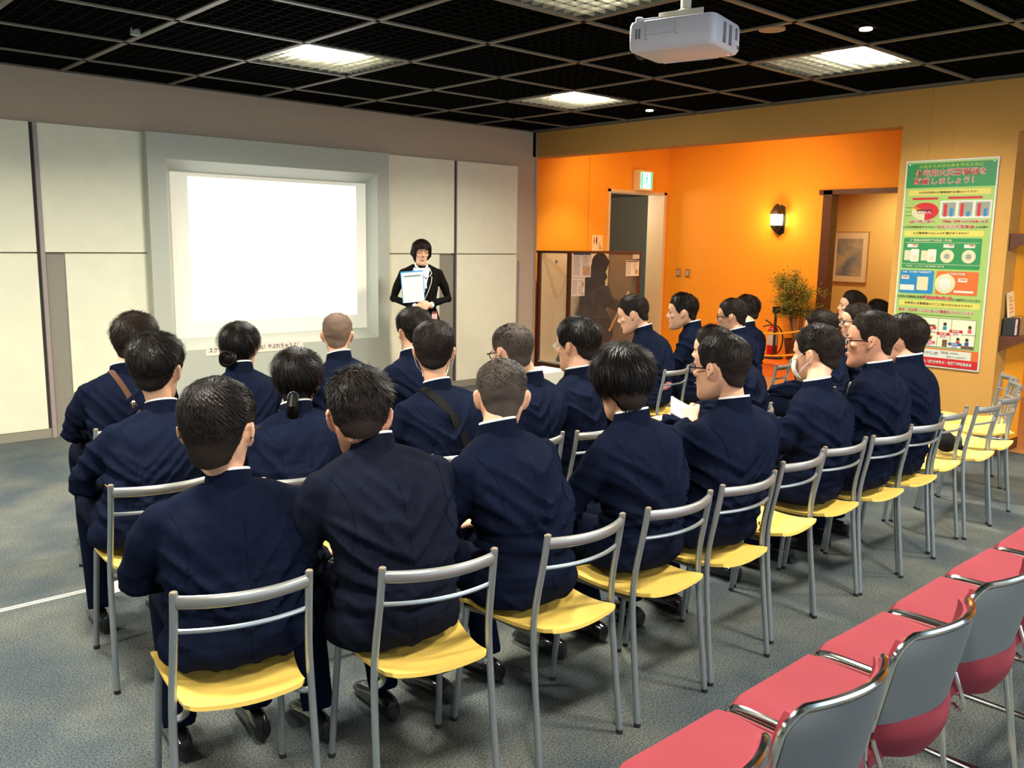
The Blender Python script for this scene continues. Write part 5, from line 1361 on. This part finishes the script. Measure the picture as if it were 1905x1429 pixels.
def tx(s, xc, yc, h, w, m, L=3, outline=None, ow=.004, name='lettering', bold=.0002, fy=ym):
    h *= .76; ow *= .75; bold *= .8
    def mt(e): return Matrix.Translation((-PWD/2+xc*PWD, -.0007*e-.0008, PHT*(1-fy(yc)))) @ Matrix.Rotation(PI/2, 4, 'X')
    if outline: text_obj(s, h, w*PWD, outline, po, mt(L), name+'_outline', bold=ow)
    text_obj(s, h, w*PWD, m, po, mt(L+1), name, bold=bold)
rect(0, 1, 0, 1, cL, 'ground', 0, fy=float)
rect(0.0, 1, .012, .205, cG, 'header_panel')
tx('火災から大切な命を守るために', .5, .038, .038, .72, cYG, bold=.0004)
tx('住宅用火災警報器を', .5, .093, .075, .80, cR, outline=cW, ow=.0032, bold=.0006)
tx('設置しましょう！', .46, .158, .070, .68, cR, outline=cW, ow=.0032, bold=.0006)
rect(.04, .96, .218, .252, cY, 'yellow_bar'); tx('なぜ住宅用火災警報器が必要なのですか！', .5, .235, .026, .66, cK, 2, bold=.0003)
rect(.09, .39, .268, .284, cR, 'red_tab', rad=.008); rect(.50, .88, .266, .282, cR, 'red_tab', rad=.008)
# pie chart
def pie(cx, cy, rx, rz_, a0, a1, m, name):
    q = MB(); c = (-PWD/2+cx*PWD, PHT*(1-ym(cy))); n_ = max(3, int(abs(a1-a0)/8)); vs = [(c[0], -.0016, c[1])]
    for k in range(n_+1):
        a = R(a0+(a1-a0)*k/n_); vs.append((c[0]+rx*math.sin(a), -.0016, c[1]+rz_*math.cos(a)))
    q.add(vs, [(0, k+2, k+1) for k in range(n_)]); q.build(name, m, po)
pie(.25, .365, .105, .068, -50, 180, cR, 'pie_slice'); pie(.25, .365, .105, .068, 180, 282, cC, 'pie_slice'); pie(.25, .365, .105, .068, 282, 292, cY, 'pie_slice'); pie(.25, .365, .105, .068, 292, 310, cO, 'pie_slice')
rect(.15, .33, .352, .362, cK, 'pie_label', 4); tx('1,000人', .24, .377, .028, .17, cW, 4, outline=cP, ow=.002)
rect(.02, .10, .335, .338, cK, 'caption_line', 3); rect(.02, .10, .365, .368, cK, 'caption_line', 3); rect(.02, .10, .40, .403, cK, 'caption_line', 3)
rect(.42, .985, .292, .432, cW, 'chart_panel')
for k in range(3):
    b_ = .445+.185*k; rect(b_, b_+.15, .305, .41, cGy, 'chart_ground', 2); rect(b_+.02, b_+.055, .315, .415, cR, 'red_bar_column', 3, ); rect(b_+.09, b_+.125, (.345, .37, .35)[k], .415, cB, 'blue_bar_column', 3)
tx('6割が逃げ遅れ', .22, .455, .030, .30, cR, outline=cW, ow=.003); tx('警報器が設置されれば被害は半減', .71, .455, .028, .50, cR, outline=cW, ow=.003)
tx('火災を早期発見するために', .20, .502, .024, .38, cK, 2, bold=.0003); tx('住宅用火災警報器', .61, .500, .036, .42, cR, 2, outline=cW, ow=.003, bold=.0003); tx('が必要!!', .90, .503, .022, .13, cK, 2, bold=.0003)
rect(.03, .93, .526, .562, cY, 'yellow_bar'); tx('火災警報器にはどんな種類がありますか？', .46, .544, .026, .64, cK, 2, bold=.0003)
rect(.03, .92, .574, .755, cG, 'green_panel', rad=.012); tx('住宅用火災警報器(煙式・熱式)', .35, .588, .022, .48, cC, 2, bold=.0008)
rect(.05, .89, .600, .602, cC, 'rule', 2); rect(.03, .92, .728, .730, cC, 'rule', 2)
for k in range(2):
    a = .05+.20*k; rect(a, a+.09, .648, .708, cC, 'detector_box', 2); rect(a+.075, a+.175, .640, .716, cW, 'detector_unit', 3, rad=.010)
for xc_, in ((.55,), (.79,)):
    q = MB(); q.lathe([(.052, -.0022), (.050, -.0040), (.001, -.0042)], (-PWD/2+xc_*PWD, 0, PHT*(1-ym(.680))), 28, 'y'); q.build('round_detector', cC, po, smooth='auto')
    q = MB(); q.lathe([(.022, -.0044), (.022, -.0048)], (-PWD/2+xc_*PWD, 0, PHT*(1-ym(.680))), 24, 'y'); q.build('detector_grille', cGy, po)
for k in range(2):
    q = MB(); q.lathe([(.020, -.0034), (.020, -.0040)], (-PWD/2+(.18+.20*k)*PWD, 0, PHT*(1-ym(.692))), 20, 'y'); q.build('test_button', cC, po)
for a in (.08, .50, .73): rect(a, a+.12, .610, .630, cW, 'tag', 3); rect(a+.06, a+.11, .612, .620, cO, 'tag_mark', 4)
tx('電池式・コンセント式 配線式 警報音', .30, .742, .014, .45, cC, 2, bold=.0005)
rect(.02, .42, .768, .905, cB, 'blue_panel', rad=.012); rect(.45, .92, .768, .905, cO, 'orange_panel', rad=.012)
tx('火災・ガス漏れ複合型警報器', .22, .779, .020, .34, cW, 2, bold=.0006); tx('補助警報装置', .67, .783, .020, .20, cW, 2, bold=.0006)
rect(.04, .13, .800, .822, cW, 'tag', 3); rect(.05, .12, .805, .812, cO, 'tag_mark', 4); rect(.70, .80, .806, .828, cW, 'tag', 3); rect(.715, .79, .811, .818, cO, 'tag_mark', 4)
rect(.03, .20, .855, .888, cW, 'note', 3); rect(.23, .36, .805, .885, cC, 'alarm_unit', 4, rad=.005)
q = MB(); q.lathe([(.078, -.0022), (.076, -.005), (.05, -.007), (.001, -.0072)], (-PWD/2+.555*PWD, 0, PHT*(1-ym(.842))), 32, 'y'); q.build('large_round_detector', cC, po, smooth='auto')
q = MB(); q.lathe([(.045, -.0074), (.040, -.0082)], (-PWD/2+.555*PWD, 0, PHT*(1-ym(.842))), 28, 'y'); q.build('detector_dome', cW, po, smooth='auto')
rect(.66, .88, .878, .890, cW, 'note', 3)

def r2(x0, x1, y0, y1, m, name, L=1, rad=0): return rect(x0, x1, y0, y1, m, name, L, rad, fy=float)
def t2(*a, **k): return tx(*a, fy=float, **k)
t2('住宅用火災警報器の設置が', .17, .664, .030, .32, cK, L=2, bold=.0003); t2('平成23年6月1日', .48, .664, .040, .34, cR, L=2, outline=cP, ow=.003); t2('から義務付けとなります。', .82, .668, .028, .32, cK, L=2, bold=.0003)
r2(.04, .96, .681, .708, cY, 'yellow_bar'); t2('住宅用火災警報器はどこに取り付けるのですか？', .50, .695, .030, .78, cK, L=2, bold=.0003)
t2('寝室・階段等への取り付けが義務付けられています。', .49, .730, .038, .88, cR, L=2, outline=cW, ow=.003, bold=.0003)
r2(.06, .88, .748, .750, cK, 'caption_line', 2)
# house section with rooms
r2(.28, .95, .760, .764, cGy, 'house_roof', 2); r2(.20, .95, .902, .907, cGy, 'house_floor', 2); r2(.20, .95, .832, .836, cGy, 'house_storey', 3)
for x_ in (.28, .52, .67, .94): r2(x_, x_+.008, .764, .834, cGy, 'house_wall', 3)
for x_ in (.20, .52, .67, .94): r2(x_, x_+.008, .834, .904, cGy, 'house_wall', 3)
cRm = pm('room', (.62,.60,.42))
for a, b in ((.288,.52),(.528,.67),(.678,.94)): r2(a, b, .764, .832, cRm, 'room', 2)
for a, b in ((.208,.52),(.528,.67),(.678,.94)): r2(a, b, .836, .902, cRm, 'room', 2)
def figure(xc, yc, m):
    q = MB(); x_ = -PWD/2+xc*PWD; z_ = PHT*(1-yc)
    q.lathe([(.012, -.0030), (.012, -.0036)], (x_, 0, z_), 14, 'y'); q.build('figure_head', cSk, po)
    q = MB(); q.lathe([(.013, -.0037), (.013, -.0040)], (x_, 0, z_+.006), 14, 'y'); q.build('figure_hair', cK, po)
    q = MB(); q.box((x_-.014, -.0036, z_-.040), (x_+.014, -.0029, z_-.011)); q.build('figure_body', m, po)
for a in ((.36,.790,cK),(.60,.792,cB),(.88,.800,cP),(.33,.862,cO),(.44,.866,cO),(.76,.862,cR),(.86,.862,cDB)): figure(*a)
r2(.40, .49, .795, .812, cBr, 'furniture', 4); r2(.70, .94, .888, .902, cBr, 'furniture', 4); r2(.24, .50, .888, .902, cBr, 'furniture', 4); r2(.585, .64, .865, .900, cBr, 'room_door', 4); r2(.41, .47, .850, .862, cO, 'furniture', 4)
for xc_, yc_, m_, s_ in ((.43,.812,cR,'設置'),(.59,.838,cR,'設置'),(.73,.822,cR,'義務設置'),(.43,.885,cP,'義務設置'),(.73,.885,cDB,'推奨')):
    r2(xc_-.075, xc_+.075, yc_-.008, yc_+.006, m_, 'room_tag', 5, rad=.004); r2(xc_-.07, xc_+.07, yc_+.006, yc_+.018, cW, 'room_tag_base', 5, rad=.004)
    t2(s_, xc_, yc_-.001, .018, .08, cW, L=7, bold=.0003); t2('煙式', xc_, yc_+.012, .018, .06, m_, L=7, bold=.0003)
r2(.01, .18, .772, .788, cR, 'legend_tab', 2); r2(.01, .18, .788, .820, cW, 'legend', 2); t2('義務', .095, .780, .020, .10, cW, L=3); r2(.025, .085, .793, .802, cR, 'legend_mark', 3); r2(.10, .165, .793, .802, cR, 'legend_mark', 3)
r2(.01, .18, .826, .842, cDB, 'legend_tab', 2); r2(.01, .18, .842, .872, cW, 'legend', 2); t2('推奨', .095, .834, .020, .10, cW, L=3)
r2(0, 1, .912, .965, cO, 'orange_strip', 1); r2(0, .92, .918, .958, cW, 'address_panel', 2)
t2('横須賀市消防局予防課', .30, .938, .036, .50, cGy, L=3, bold=.0005); t2('電話 (046)', .68, .930, .026, .20, cGy, L=3, bold=.0005); t2('821-6467', .76, .948, .026, .22, cGy, L=3, bold=.0005)
r2(0, 1, .960, 1, cR, 'red_footer', 3); t2('住宅防火対策推進協議会／(財)日本防火・危機管理促進協会', .49, .980, .036, .90, cW, L=5, bold=.0006)
for a in (.03, .97):
    q = MB(); q.lathe([(.006, -.002), (.006, -.006), (.003, -.008)], (-PWD/2+a*PWD, 0, PHT*(1-.012)), 12, 'y'); q.build('fixing_pin', M_white, po)
